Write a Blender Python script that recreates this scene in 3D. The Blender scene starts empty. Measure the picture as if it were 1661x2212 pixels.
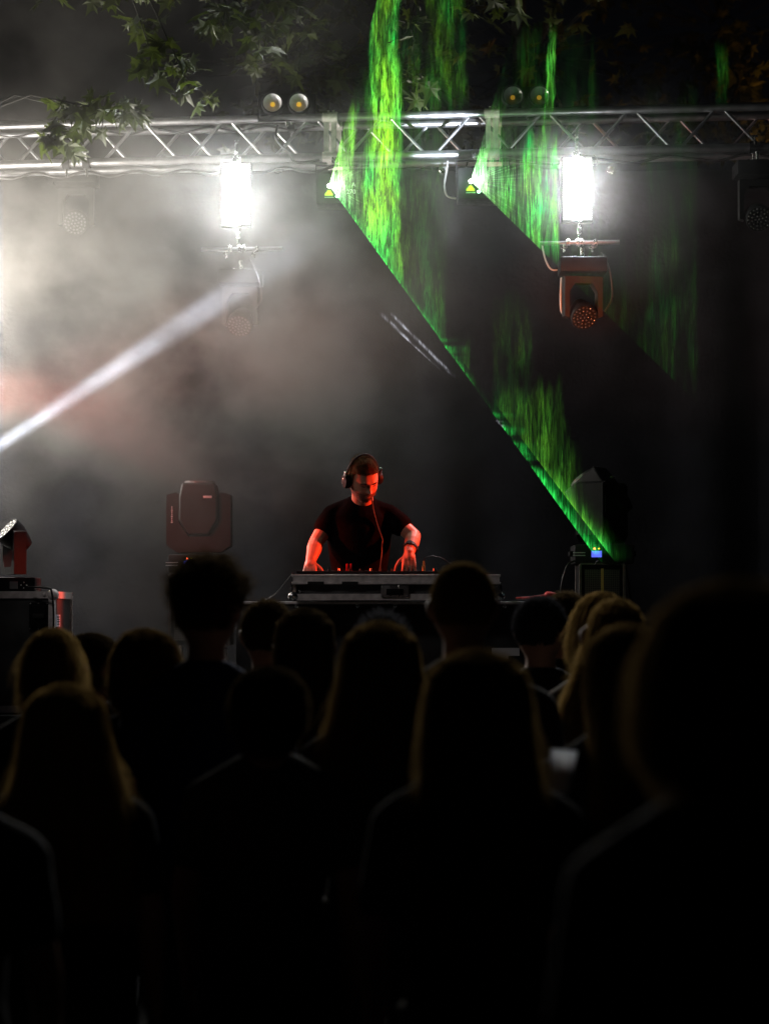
import bpy, bmesh, math, random
from mathutils import Vector, Matrix, Euler, noise as mn
R = math.radians
sc = bpy.context.scene
COL = sc.collection
# ------------------------------------------------------------------ camera
H, F, PITCH = 1.70, 4800.0, R(2.67)          # eye height, focal length in photo pixels (1661 wide), tilt
cam_d = bpy.data.cameras.new('camera'); cam = bpy.data.objects.new('camera', cam_d); COL.objects.link(cam)
cam.location = (0, 0, H); cam.rotation_euler = (R(90) + PITCH, 0, 0)
cam_d.sensor_fit = 'HORIZONTAL'; cam_d.sensor_width = 24; cam_d.lens = F / 1661 * 24
cam_d.clip_start = 0.1; cam_d.clip_end = 300
cam_d.dof.use_dof = True; cam_d.dof.focus_distance = 12.0; cam_d.dof.aperture_fstop = 2.2
sc.camera = cam
def P(x, y, d):
    """point seen at photo pixel (x, y), d metres in front of the camera"""
    u, v = (x - 830.5) / F, (1106 - y) / F
    dy = math.cos(PITCH) - v * math.sin(PITCH); dz = math.sin(PITCH) + v * math.cos(PITCH)
    s = d / dy
    return Vector((u * s, d, H + dz * s))
# ------------------------------------------------------------------ world, exposure
w = bpy.data.worlds.new('World'); sc.world = w; w.use_nodes = True
w.node_tree.nodes['Background'].inputs[0].default_value = (0.25, 0.3, 0.5, 1)
w.node_tree.nodes['Background'].inputs[1].default_value = 0.002
sc.view_settings.view_transform = 'Standard'; sc.view_settings.look = 'None'
sc.view_settings.exposure = 0; sc.view_settings.gamma = 1
cy = sc.cycles
cy.max_bounces = 6; cy.diffuse_bounces = 2; cy.glossy_bounces = 2; cy.transmission_bounces = 4
cy.volume_bounces = 0; cy.transparent_max_bounces = 24
cy.volume_step_rate = 1.0; cy.volume_max_steps = 64
cy.use_denoising = True
cy.caustics_reflective = False; cy.caustics_refractive = False
# ------------------------------------------------------------------ lights
def lamp(kind, name, loc, color, energy, target=None, **kw):
    l = bpy.data.lights.new(name, kind); l.color = color; l.energy = energy
    for k, v in kw.items(): setattr(l, k, v)
    o = bpy.data.objects.new(name, l); COL.objects.link(o); o.location = loc
    if target is not None: o.rotation_euler = (Vector(target) - Vector(loc)).to_track_quat('-Z', 'Y').to_euler()
    return o
# ------------------------------------------------------------------ materials
def mat(name, color=(.5,.5,.5), rough=.5, metal=0.0, emit=None, strength=0, bump=None, spec=.5, vary=.0, vscale=30, trans=0, alpha=1, sheen=0):
    m = bpy.data.materials.new(name); m.use_nodes = True; nt = m.node_tree
    b = nt.nodes['Principled BSDF']; N = nt.nodes.new; L = nt.links.new
    b.inputs['Base Color'].default_value = (*color, 1); b.inputs['Roughness'].default_value = rough
    b.inputs['Metallic'].default_value = metal; b.inputs['Specular IOR Level'].default_value = spec
    b.inputs['Transmission Weight'].default_value = trans; b.inputs['Alpha'].default_value = alpha
    b.inputs['Sheen Weight'].default_value = sheen
    tc = N('ShaderNodeTexCoord')
    if vary:
        n = N('ShaderNodeTexNoise'); n.inputs['Scale'].default_value = vscale; n.inputs['Detail'].default_value = 5
        L(tc.outputs['Object'], n.inputs['Vector'])
        r = N('ShaderNodeMapRange'); L(n.outputs[0], r.inputs[0]); r.inputs[1].default_value = .3; r.inputs[2].default_value = .7
        r.inputs[3].default_value = 1 - vary; r.inputs[4].default_value = 1 + vary
        h = N('ShaderNodeVectorMath'); h.operation = 'SCALE'; h.inputs[0].default_value = color
        L(r.outputs[0], h.inputs['Scale']); L(h.outputs[0], b.inputs['Base Color'])
        q = N('ShaderNodeMapRange'); L(n.outputs[0], q.inputs[0]); q.inputs[1].default_value = .3; q.inputs[2].default_value = .7
        q.inputs[3].default_value = max(.05, rough - vary * .4); q.inputs[4].default_value = min(1, rough + vary * .4)
        L(q.outputs[0], b.inputs['Roughness'])
    if bump:
        n = N('ShaderNodeTexNoise'); n.inputs['Scale'].default_value = bump[0]; n.inputs['Detail'].default_value = 4
        L(tc.outputs['Object'], n.inputs['Vector'])
        bp = N('ShaderNodeBump'); bp.inputs['Strength'].default_value = bump[1]; bp.inputs['Distance'].default_value = .01
        L(n.outputs[0], bp.inputs['Height']); L(bp.outputs[0], b.inputs['Normal'])
    if emit:
        b.inputs['Emission Color'].default_value = (*emit, 1); b.inputs['Emission Strength'].default_value = strength
        m.cycles.emission_sampling = 'NONE'
    return m
M = dict(
 alu=mat('aluminium', (.42,.42,.44), .38, .9, vary=.15, vscale=18),
 alu_dull=mat('dull_aluminium', (.88,.82,.81), .5, .2, vary=.2, vscale=25),
 steel=mat('zinc_steel', (.7,.7,.7), .25, 1, vary=.2, vscale=60),
 black=mat('black_housing', (.009,.009,.010), .6, spec=.15, vary=.3, vscale=40),
 grey_case=mat('fixture_housing', (.018,.018,.019), .6, spec=.25, vary=.2, vscale=30),
 laminate=mat('case_laminate', (.07,.072,.075), .55, vary=.35, vscale=9, bump=(300,.15)),
 rubber=mat('rubber', (.015,.015,.015), .7),
 cable=mat('cable', (.02,.02,.02), .5), cable_grey=mat('grey_cable', (.45,.44,.42), .5),
 glass=mat('lens', (.5,.5,.5), .08, .6), lens_dot=mat('lens_cell', (.34,.33,.31), .15, .9),
 reflector=mat('reflector', (.75,.72,.76), .35, .25), cob=mat('lamp_chip', (.9,.55,.05), .5, emit=(1,.6,.05), strength=.55),
 led_on=mat('lit_led', (1,1,1), .3, emit=(1,.93,.8), strength=.9), led_panel=None,
 tube=mat('strobe_tube', (1,1,1), .3, emit=(1,1,1), strength=40),
 blue=None, red_led=mat('red_led', (1,.1,.05), .3, emit=(1,.12,.04), strength=6), yel_led=mat('yellow_led', (1,.9,.05), .3, emit=(1,.9,.02), strength=1.6),
 green_led=mat('green_led', (.3,1,.4), .3, emit=(.35,1,.5), strength=9), aperture=mat('laser_aperture', (1,1,1), .3, emit=(.85,1,.7), strength=40),
 warn=mat('warning_yellow', (.75,.55,.02), .6, emit=(.6,.45,.02), strength=.12),  # sign is no lamp, a faint glow is put into its yellow
 white_vinyl=mat('white_print', (.7,.7,.72), .6), paper=mat('paper_label', (.8,.8,.9), .6),
 cloth=mat('backdrop_cloth', (.009,.0095,.012), .95, spec=.03, vary=.3, vscale=4, bump=(40,.3)),
 drape=mat('booth_panel', (.028,.028,.030), .42, vary=.4, vscale=6, bump=(22,.25)),
 deck=mat('stage_deck', (.03,.03,.03), .6, vary=.4, vscale=5), ground=mat('asphalt', (.012,.012,.012), 1, spec=0, vary=.4, vscale=3, bump=(80,.5)),
 skin=mat('skin', (.46,.22,.14), .5, vary=.08, vscale=30), skin_crowd=mat('crowd_skin', (.35,.2,.14), .55),
 tee=mat('black_cotton', (.005,.0045,.0048), .95, spec=0, vary=.2, vscale=50, bump=(25,.25)),
 denim=mat('dark_denim', (.012,.014,.022), .9), red=mat('red_lit_plastic', (.6,.03,.03), .4),  # red light is put into the colour of the adapter and microphone
 tape=mat('gaffer_tape', (.02,.02,.02), .8), bark=mat('bark', (.012,.011,.009), .9, vary=.4, vscale=14, bump=(18,.8)),
)
def pattern_mat(name, kind):
    m = bpy.data.materials.new(name); m.use_nodes = True; nt = m.node_tree; b = nt.nodes['Principled BSDF']; N = nt.nodes.new; L = nt.links.new
    tc = N('ShaderNodeTexCoord'); b.inputs['Base Color'].default_value = (.02,.02,.02,1); m.cycles.emission_sampling = 'NONE'
    wv = N('ShaderNodeTexWave'); L(tc.outputs['Object'], wv.inputs['Vector'])
    wv.bands_direction = 'Z'; r = N('ShaderNodeMapRange'); L(wv.outputs['Fac'], r.inputs[0])
    if kind == 'panel':
        wv.inputs['Scale'].default_value = 23; r.inputs[1].default_value = .3; r.inputs[2].default_value = .7; r.inputs[3].default_value = .35; r.inputs[4].default_value = 1.1
        b.inputs['Emission Color'].default_value = (1,1,.93,1)
    else:
        wv.inputs['Scale'].default_value = 90; wv.bands_direction = 'DIAGONAL'; r.inputs[3].default_value = .5; r.inputs[4].default_value = 1.6
        b.inputs['Emission Color'].default_value = (.12,.16,1,1)
    L(r.outputs[0], b.inputs['Emission Strength']); return m
M['led_panel'] = pattern_mat('strobe_led_rows', 'panel'); M['blue'] = pattern_mat('blue_display', 'disp')
# ------------------------------------------------------------------ mesh builder
class MB:
    def __init__(s): s.v = []; s.f = []
    def add(s, vs, fs):
        o = len(s.v); s.v += [Vector(v) for v in vs]; s.f += [tuple(i + o for i in f) for f in fs]; return s
    def frombm(s, bm, mx=None):
        bm.verts.index_update()
        s.add([(mx @ v.co) if mx else v.co.copy() for v in bm.verts], [[v.index for v in f.verts] for f in bm.faces]); bm.free(); return s
    def box(s, c, size, rot=None, bevel=0):
        bm = bmesh.new(); bmesh.ops.create_cube(bm, size=1)
        for v in bm.verts: v.co = Vector((v.co.x * size[0], v.co.y * size[1], v.co.z * size[2]))
        if bevel: bmesh.ops.bevel(bm, geom=bm.edges[:], offset=bevel, segments=2, affect='EDGES', profile=.6)
        mx = Matrix.Translation(Vector(c)) @ (rot.to_matrix().to_4x4() if rot else Matrix.Identity(4))
        return s.frombm(bm, mx)
    def cyl(s, a, b, r0, r1=None, n=16, cap=True):
        a = Vector(a); b = Vector(b); r1 = r0 if r1 is None else r1
        q = (b - a).to_track_quat('Z', 'Y'); vs = []
        for p, r in ((a, r0), (b, r1)):
            for i in range(n):
                t = 2 * math.pi * i / n; vs.append(p + q @ Vector((math.cos(t) * r, math.sin(t) * r, 0)))
        fs = [(i, (i + 1) % n, n + (i + 1) % n, n + i) for i in range(n)]
        if cap: fs += [tuple(range(n - 1, -1, -1)), tuple(range(n, 2 * n))]
        return s.add(vs, fs)
    def loft(s, rings, n=20, cap=True):
        """rings: (centre, rx, ry) in world axes"""
        vs = []
        for c, rx, ry in rings:
            for i in range(n):
                t = 2 * math.pi * i / n; vs.append(Vector(c) + Vector((math.cos(t) * rx, math.sin(t) * ry, 0)))
        k = len(rings)
        fs = [(j * n + i, j * n + (i + 1) % n, (j + 1) * n + (i + 1) % n, (j + 1) * n + i) for j in range(k - 1) for i in range(n)]
        if cap: fs += [tuple(range(n - 1, -1, -1)), tuple(range((k - 1) * n, k * n))]
        return s.add(vs, fs)
    def tube(s, pts, r, n=8):
        pts = [Vector(p) for p in pts]; rings = []; k = len(pts)
        rs = r if isinstance(r, (list, tuple)) else [r] * k
        up = Vector((0.13, .4, 1)).normalized()
        for i, p in enumerate(pts):
            t = (pts[min(i + 1, k - 1)] - pts[max(i - 1, 0)]).normalized()
            x = t.cross(up); x = x.normalized() if x.length > 1e-4 else Vector((1, 0, 0)); y = x.cross(t)
            rings += [p + x * math.cos(2 * math.pi * j / n) * rs[i] + y * math.sin(2 * math.pi * j / n) * rs[i] for j in range(n)]
        fs = [(i * n + j, i * n + (j + 1) % n, (i + 1) * n + (j + 1) % n, (i + 1) * n + j) for i in range(k - 1) for j in range(n)]
        fs += [tuple(range(n - 1, -1, -1)), tuple(range((k - 1) * n, k * n))]
        return s.add(rings, fs)
    def cap(s, a, ra, b, rb, n=12):
        """tapered capsule"""
        a = Vector(a); b = Vector(b); d = b - a; q = d.to_track_quat('Z', 'Y'); L = d.length
        prof = [(-ra * math.cos(t), ra * math.sin(t)) for t in (0.0, .4, .8, 1.2, 1.57)] + [(L + rb * math.sin(t), rb * math.cos(t)) for t in (0, .4, .8, 1.2, 1.57)]
        vs = []
        for z, r in prof:
            for i in range(n):
                t = 2 * math.pi * i / n; vs.append(a + q @ Vector((math.cos(t) * max(r, 1e-4), math.sin(t) * max(r, 1e-4), z)))
        k = len(prof)
        fs = [(j * n + i, j * n + (i + 1) % n, (j + 1) * n + (i + 1) % n, (j + 1) * n + i) for j in range(k - 1) for i in range(n)]
        fs += [tuple(range(n - 1, -1, -1)), tuple(range((k - 1) * n, k * n))]
        return s.add(vs, fs)
    def ell(s, c, r, rot=None, sub=3):
        bm = bmesh.new(); bmesh.ops.create_icosphere(bm, subdivisions=sub, radius=1)
        mx = Matrix.Translation(Vector(c)) @ (rot.to_matrix().to_4x4() if rot else Matrix.Identity(4)) @ Matrix.Diagonal((*r, 1))
        return s.frombm(bm, mx)
    def prism(s, outline, y0, y1, mx=None):
        n = len(outline); vs = [Vector((x, y0, z)) for x, z in outline] + [Vector((x, y1, z)) for x, z in outline]
        if mx: vs = [mx @ v for v in vs]
        return s.add(vs, [tuple(range(n)), tuple(range(2 * n - 1, n - 1, -1))] + [(i, n + i, n + (i + 1) % n, (i + 1) % n) for i in range(n)])
    def lathe(s, prof, c=(0,0,0), axis=None, n=28):
        """prof: (radius, along) about local z turned to axis"""
        q = Vector(axis or (0,0,1)).to_track_quat('Z', 'Y'); vs = []
        for r, z in prof:
            for i in range(n):
                t = 2 * math.pi * i / n; vs.append(Vector(c) + q @ Vector((math.cos(t) * r, math.sin(t) * r, z)))
        k = len(prof)
        return s.add(vs, [(j * n + i, j * n + (i + 1) % n, (j + 1) * n + (i + 1) % n, (j + 1) * n + i) for j in range(k - 1) for i in range(n)])
    def xf(s, mx): s.v = [mx @ v for v in s.v]; return s
    def mesh(s, name, m=None, smooth=True, fixn=True):
        me = bpy.data.meshes.new(name); me.from_pydata([tuple(v) for v in s.v], [], s.f); me.update()
        if fixn:
            bm = bmesh.new(); bm.from_mesh(me); bmesh.ops.recalc_face_normals(bm, faces=bm.faces[:]); bm.to_mesh(me); bm.free()
        if smooth:
            me.shade_smooth(); me.set_sharp_from_angle(angle=R(38))
        if m: me.materials.append(m)
        return me
    def build(s, name, m, parent=None, loc=None, smooth=True, fixn=True):
        o = bpy.data.objects.new(name, s.mesh(name, m, smooth, fixn)); COL.objects.link(o)
        if parent: o.parent = parent
        if loc is not None: o.location = loc
        return o
def tag(o, label, cat, group=None):
    o['label'] = label; o['category'] = cat
    if group: o['group'] = group
    return o
def empty(name, loc, label, cat, group=None, rz=0):
    o = bpy.data.objects.new(name, None); COL.objects.link(o); o.location = loc; o.rotation_euler = (0, 0, rz)
    o.empty_display_size = .1; return tag(o, label, cat, group)
def kind(o, k): o['kind'] = k; return o
# ------------------------------------------------------------------ setting
kind(MB().box((0, 30, -.05), (160, 160, .1)).build('ground', M['ground']), 'structure')
kind(MB().box((0, 13.2, .425), (9, 5.6, .85)).build('stage_deck', M['deck']), 'structure')
rz_ = MB().box((-2.6, 12.5, 1.01), (2.4, 1.5, .32)).build('stage_riser', M['deck']); kind(rz_, 'structure')
# ------------------------------------------------------------------ backdrop
bd = MB(); nx, nz = 90, 30
x0, x1, ztop, zbot, yb = -4.2, 4.2, 4.63, .87, 14.45
vs = []
for j in range(nz + 1):
    for i in range(nx + 1):
        u = i / nx; v = j / nz; x = x0 + (x1 - x0) * u
        vs.append((x, yb + .03 * math.sin(x * 9 + 2 * math.sin(x * 2.3)) * (.25 + v) + .02 * mn.noise(Vector((x * 2, v * 2, 0))), ztop - (ztop - zbot) * v - .015 * abs(math.sin(x * 3.1)) * (1 - v)))
bd.add(vs, [(j * (nx + 1) + i, j * (nx + 1) + i + 1, (j + 1) * (nx + 1) + i + 1, (j + 1) * (nx + 1) + i) for j in range(nz) for i in range(nx)])
backdrop = tag(bd.build('backdrop', M['cloth'], fixn=False), 'black cloth backdrop hanging below the truss behind the stage', 'backdrop')
sd = backdrop.modifiers.new('s', 'SOLIDIFY'); sd.thickness = .006
for px in (250, 600, 957, 1320, 1600):
    c = P(px, 366, 14.38)
    MB().lathe([(.012, 0), (.024, -.004), (.028, 0), (.024, .004), (.012, 0)], c, (0, -1, 0), 20).build('grommet', M['steel'], backdrop)
# ------------------------------------------------------------------ truss
TA, TB = Vector((-2.327, 13.45, 0)), Vector((2.239, 12.94, 0))        # front face line seen at x=0 and x=1661
TD = (TB - TA).normalized(); TN = Vector((-TD.y, TD.x, 0))             # TN points away from the camera
ZT, ZB, WT = 4.693, 4.453, .24
def tpx(px, back=0):
    """length along the truss where the photo column px meets its front (or rear) face"""
    o = TA + TN * back; k = (px - 830.5) / F
    t = (k * o.y - o.x) / (TD.x - k * TD.y); return t
def tp(t, z, back=0): q = TA + TD * t + TN * back; return Vector((q.x, q.y, z))
truss = empty('stage_truss', tp(0, ZB), 'long aluminium box truss with zigzag braces spanning the top of the stage', 'truss')
LOC0 = tp(0, ZB)
def tb(mb, name, m): mb.v = [v - LOC0 for v in mb.v]; return mb.build(name, m, truss)
t0, t1 = -1.6, 6.3
for z, b in ((ZT, 0), (ZT, WT), (ZB, 0), (ZB, WT)): tb(MB().cyl(tp(t0, z, b), tp(t1, z, b), .025, n=24), 'chord', M['alu'])
J = [tpx(712), tpx(1065)]
J = [J[0] - 2.3, J[0], J[1], J[1] + 2.0]
for j in J:
    for dt in (-.022, .022):
        for b in (0, WT): tb(MB().box(tp(j + dt, (ZT + ZB) / 2, b), (.03, .022, .19), Euler((0, 0, math.atan2(TD.y, TD.x)))), 'joint_post', M['alu_dull'])
        for z in (ZT, ZB): tb(MB().box(tp(j + dt, z, WT / 2), (.024, .19, .022), Euler((0, 0, math.atan2(TD.y, TD.x)))), 'joint_bar', M['alu_dull'])
    for z in (ZT, ZB):
        for b in (0, WT): tb(MB().cyl(tp(j - .045, z, b), tp(j + .045, z, b), .031, n=20).cyl(tp(j - .012, z + .02, b), tp(j - .012, z + .042, b), .006, n=8).cyl(tp(j + .02, z + .02, b), tp(j + .02, z + .042, b), .006, n=8), 'coupler', M['alu_dull'])
def braces(apx, back, lo, hi):
    for a in apx:
        ta = tpx(a, back)
        for sgn in (-1, 1):
            p, q = ta + sgn * .03, ta + sgn * .222
            if not (lo < tpx(a) < hi): continue
            tb(MB().cyl(tp(p, ZT - .015, back), tp(q, ZB + .015, back), .010, n=10), 'brace', M['alu'])
FR = [-74, 113, 300, 487, 674, 835, 1027, 1181, 1370, 1561, 1752]
braces(FR, 0, -9, 9)
braces([f + 95 for f in FR[:4]] + [785, 935, 1275, 1465, 1656], WT, -9, 9)
for k in range(14):
    ta = -1.3 + k * .5
    for z in (ZT, ZB): tb(MB().cyl(tp(ta, z, .01), tp(ta + .25, z, WT - .01), .009, n=8), 'brace', M['alu'])
# clamps and cables on the truss
def hook_clamp(px, z, back, label, drop=.05):
    t = tpx(px, back); c = tp(t, z, back)
    r = empty('hook_clamp', c, label, 'clamp', 'clamps on the truss chords')
    MB().lathe([(.026, -.022), (.036, -.022), (.036, .022), (.026, .022), (.026, -.022)], (0,0,0), TD, 20).build('ring', M['black'], r)
    MB().cyl((0, -.036, .01), (0, -.05, .05), .005, n=8).box((0, -.052, .055), (.036, .006, .014), bevel=.002).build('wing_bolt', M['steel'], r)
    MB().cyl((0, 0, -.034), (0, 0, -.034 - drop), .008, n=10).build('hanging_bolt', M['steel'], r)
hook_clamp(138, ZB, 0, 'black hook clamp on the lower truss chord at the far left')
hook_clamp(182, ZB, 0, 'black hook clamp just right of the far left one on the lower chord')
hook_clamp(1634, ZB, 0, 'black hook clamp on the lower truss chord at the right edge')
hook_clamp(628, ZT, WT, 'silver bolted clamp on the truss below the lit twin blinder', .03)
rnd = random.Random(4)
def cable(name, pts, r, m, label, cat='cable', group=None):
    P2 = []
    for i in range(len(pts) - 1):
        for k in range(6):
            t = k / 6; p0 = pts[max(i - 1, 0)]; p1 = pts[i]; p2 = pts[i + 1]; p3 = pts[min(i + 2, len(pts) - 1)]
            P2.append(.5 * ((2 * p1) + (p2 - p0) * t + (2 * p0 - 5 * p1 + 4 * p2 - p3) * t * t + (3 * p1 - p0 - 3 * p2 + p3) * t ** 3))
    P2.append(pts[-1])
    o = MB().tube([p - pts[0] for p in P2], r, 8).build(name, m); o.location = pts[0]; return tag(o, label, cat, group)
G = 'cables run along the truss'
cable('cable', [P(967, 348, 13.1), P(964, 372, 13.05), P(960, 400, 13.0), P(966, 422, 13.0), P(985, 428, 13.0)], .006, M['cable_grey'], 'pale grey cable looping down from the truss beside the right laser', 'cable', G)
cable('cable', [tp(tpx(x), ZT - .01 - .03 * (k % 2), .20) + Vector((0, 0, .012)) for k, x in enumerate(range(-60, 700, 62))], .007, M['cable'], 'black cable wound along the upper rear chord of the left truss half', 'cable', G)
cable('cable', [tp(tpx(x), ZB - .015 - .03 * (k % 2), .21) for k, x in enumerate(range(-60, 720, 55))], .008, M['cable'], 'black cable sagging along the lower rear chord on the left', 'cable', G)
cable('cable', [tp(tpx(x), ZB - .0 - .035 * ((k * 7 % 3) / 2), .20) for k, x in enumerate(range(1080, 1720, 60))], .009, M['cable'], 'black cable sagging along the lower chord on the right', 'cable', G)
cable('cable', [P(600, 270, 13.15), P(597, 300, 13.1), P(625, 330, 13.1), P(640, 350, 13.15), P(690, 345, 13.2)], .008, M['cable'], 'black cable dropping from the lit twin blinder to the lower chord', 'cable', G)
cable('cable', [P(1010, 350, 13.2), P(1000, 375, 13.1), P(985, 372, 13.0), P(990, 395, 12.98)], .005, M['cable'], 'thin black cable curling behind the right laser projector', 'cable', G)
cable('cable', [P(1170, 523, 13.0), P(1178, 560, 12.95), P(1192, 582, 12.95), P(1215, 580, 12.95)], .005, M['cable_grey'], 'thin pale cable hanging left of the right hanging moving head', 'cable', G)
cable('cable', [P(1213, 600, 12.95), P(1211, 640, 12.9), P(1213, 672, 12.9), P(1226, 685, 12.9)], .007, M['cable_grey'], 'thick pale cable beside the orange yoke of the right head', 'cable', G)
# ------------------------------------------------------------------ blinders
def blinder(px, py, d, label, lit):
    r = empty('twin_blinder', P(px, py, d), label, 'blinder light', 'twin blinders on top of the truss')
    MB().box((0, .10, 0), (.33, .10, .135), bevel=.006).build('housing', M['black'], r)
    for s in (-1, 1):
        x = s * .079 - .006; ln = MB().lathe([(.056, .0), (.056, .008), (.064, .010), (.068, .0), (.068, -.052)], (x, 0, 0), (0, -1, 0)).build('lens_ring', M['black'], r)
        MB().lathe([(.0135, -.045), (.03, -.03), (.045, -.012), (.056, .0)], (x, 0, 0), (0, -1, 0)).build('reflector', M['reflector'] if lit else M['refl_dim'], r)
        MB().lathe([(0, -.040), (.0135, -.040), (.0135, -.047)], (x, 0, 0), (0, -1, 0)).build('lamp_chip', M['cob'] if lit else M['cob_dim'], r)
    MB().box((-.171, .05, -.02), (.006, .04, .16)).box((.171, .05, -.02), (.006, .04, .16)).box((0, .05, -.10), (.35, .04, .006)).build('bracket', M['black'], r)
    MB().cyl((0, .05, -.10), (0, .05, -.13), .01, n=10).build('bolt', M['steel'], r)
M['refl_dim'] = mat('dim_reflector', (.16,.17,.16), .25, .3)  # darker copy of the reflector, the weaker light is put into its colour
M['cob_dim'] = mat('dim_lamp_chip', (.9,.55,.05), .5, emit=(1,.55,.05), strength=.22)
blinder(619, 221, 13.2, 'twin blinder with bright white reflectors on the truss left of the laser', True)
blinder(1139, 206, 13.1, 'dim twin blinder with grey lenses on the truss right of centre', False)
# ------------------------------------------------------------------ strobes
def strobe(px, py, d, label, spill, energy):
    r = empty('strobe_light', P(px, py, d), label, 'strobe light', 'strobe panels hanging below the truss')
    MB().box((0, .04, 0), (.185, .07, .385), bevel=.008).build('housing', M['black'], r)
    for s in (-1, 1): MB().box((s * .056, 0, 0), (.056, .01, .365)).build('led_panel', M['led_panel'], r)
    MB().box((0, -.004, 0), (.05, .016, .37), bevel=.003).build('tube', M['tube'], r)
    l = lamp('AREA', 'strobe_lamp', P(px, py, d) + Vector((0, -.03, 0)), (.93, .97, 1), energy, P(px, py, d) + Vector((0, -1, 0)), shape='RECTANGLE', size=.05, size_y=.36)
    lamp('POINT', 'strobe_spill', P(px, py, d) + Vector((0, -.10, .05)), (.95, .97, 1), spill, shadow_soft_size=.06)
    MB().box((0, .04, .21), (.05, .05, .04)).cyl((0, .04, .22), (0, .04, .33), .01, n=10).build('hanger', M['steel'], r)
    MB().cyl((0.012, .03, -.19), (0.012, .03, -.31), .008, n=10).lathe([(.012, -.02), (.017, 0), (.012, .02)], (.012, .03, -.24)).build('safety_eye', M['steel'], r)
    return l
strobe(510, 418, 13.05, 'glaring white strobe panel hanging in the smoke on the left', 2.5, 20)
strobe(1247, 407, 12.85, 'glaring white strobe panel hanging on the clear right side', 4, 125)
# ------------------------------------------------------------------ hanging bars
def bar(px0, px1, py, d, label):
    a = P(px0, py, d); b = P(px1, py - 3, d - .02); c = (a + b) / 2
    r = empty('hanging_bar', c, label, 'bar', 'short bars hanging under the strobes')
    MB().cyl(a - c, b - c, .012, n=16).build('pipe', M['alu'], r)
    for dx in (-.068, -.012, .012, .09):
        MB().lathe([(.014, -.011), (.022, -.011), (.022, .011), (.014, .011), (.014, -.011)], (dx, 0, 0), (1, 0, 0), 16).cyl((dx, -.018, .0), (dx, -.035, .018), .004, n=8).build('clamp', M['steel'], r)
    for dx in (-.09, .075): MB().box((dx, 0, -.03), (.04, .02, .008)).cyl((dx, 0, 0), (dx, 0, -.055), .007, n=10).build('plate', M['steel'], r)
bar(435, 610, 539, 13.05, 'silver bar hanging in white smoke below the left strobe')
bar(1166, 1338, 525, 12.85, 'silver bar hanging below the right strobe')
# ------------------------------------------------------------------ moving heads
M['lens_dim'] = mat('smoke_dimmed_cell', (.10,.10,.10), .3, .5)  # darker cells for the left heads, dimming by smoke put into the colour
def xfo(mb, mx): return mb.xf(mx)
def wash_head(px, py, d, label, up=False, pan=0, tilt=0, lit=False, roll=0, base_visible=True, name='wash_moving_head', hang=True):
    """round LED wash head; origin at the tilt axis, hangs below its base (or stands on it when up)"""
    r = empty(name, P(px, py, d), label, 'moving head', 'round LED wash heads'); s = 1 if up else -1
    s_ = -s
    MB().box((0, 0, s_ * .27), (.27, .22, .085), bevel=.01).build('base', M['black'], r)
    RP = Matrix.Rotation(pan, 4, 'Z')
    W, Hh = .112, .13
    out = [(-W, s_ * .21), (-W, s_ * -.02), (-W + .028, s_ * -.03), (-W + .028, s_ * .12), (-W + .06, s_ * .17), (W - .06, s_ * .17), (W - .028, s_ * .12), (W - .028, s_ * -.03), (W, s_ * -.02), (W, s_ * .21)]
    MB().prism(out, -.035, .035, RP).build('yoke', M['grey_case'], r)
    RT = RP @ Matrix.Rotation(tilt, 4, 'X') @ Matrix.Rotation(roll, 4, 'Z')
    hd = MB().lathe([(0, .10), (.045, .095), (.06, .06), (.076, .0), (.078, -.05), (.074, -.056), (0, -.05)], (0,0,0), (0,1,0), 28).xf(RT).build('head', M['black'], r)
    dots = MB()
    for ring, cnt in (((0, 1), (.031, 6), (.061, 11)) if lit else ((0, 1), (.021, 6), (.042, 12), (.063, 18))):
        for i in range(cnt):
            a = 2 * math.pi * i / cnt + ring * 7; dots.ell((ring * math.cos(a), -.056, ring * math.sin(a)), (.0062, .004, .0062), sub=2)
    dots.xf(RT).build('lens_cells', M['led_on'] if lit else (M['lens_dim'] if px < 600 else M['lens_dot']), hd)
    if hang: MB().cyl((0, 0, s_ * .31), (0, 0, s_ * .38), .012, n=10).box((0, 0, s_ * .325), (.12, .05, .012)).build('mount', M['steel'], r)
    return r
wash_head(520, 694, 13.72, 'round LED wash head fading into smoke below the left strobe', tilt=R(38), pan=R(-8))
wash_head(1258, 676, 12.75, 'wash head with orange lit yoke below the right strobe', tilt=R(35), pan=R(10))
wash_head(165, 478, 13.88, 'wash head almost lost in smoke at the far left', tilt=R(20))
wash_head(1637, 466, 12.9, 'dark wash head with grey lens cells at the right edge', tilt=R(28))
lw = wash_head(30, 1158, 12.15, 'wash head with lit lens cells standing on the big flight case', up=True, pan=R(-62), tilt=R(-42), lit=True, hang=False)
def buttons(r, x, z, y):
    MB().box((x - .055, y, z), (.045, .003, .04), bevel=.001).build('display', M['glass'], r)
    for dx, dz in ((0, .014), (0, -.014), (.015, 0), (-.015, 0)): MB().ell((x + dx, y - .002, z + dz), (.0045, .003, .0045), sub=2).build('button', M['steel'], r)
buttons(lw, .075, -.27, -.112)
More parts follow.
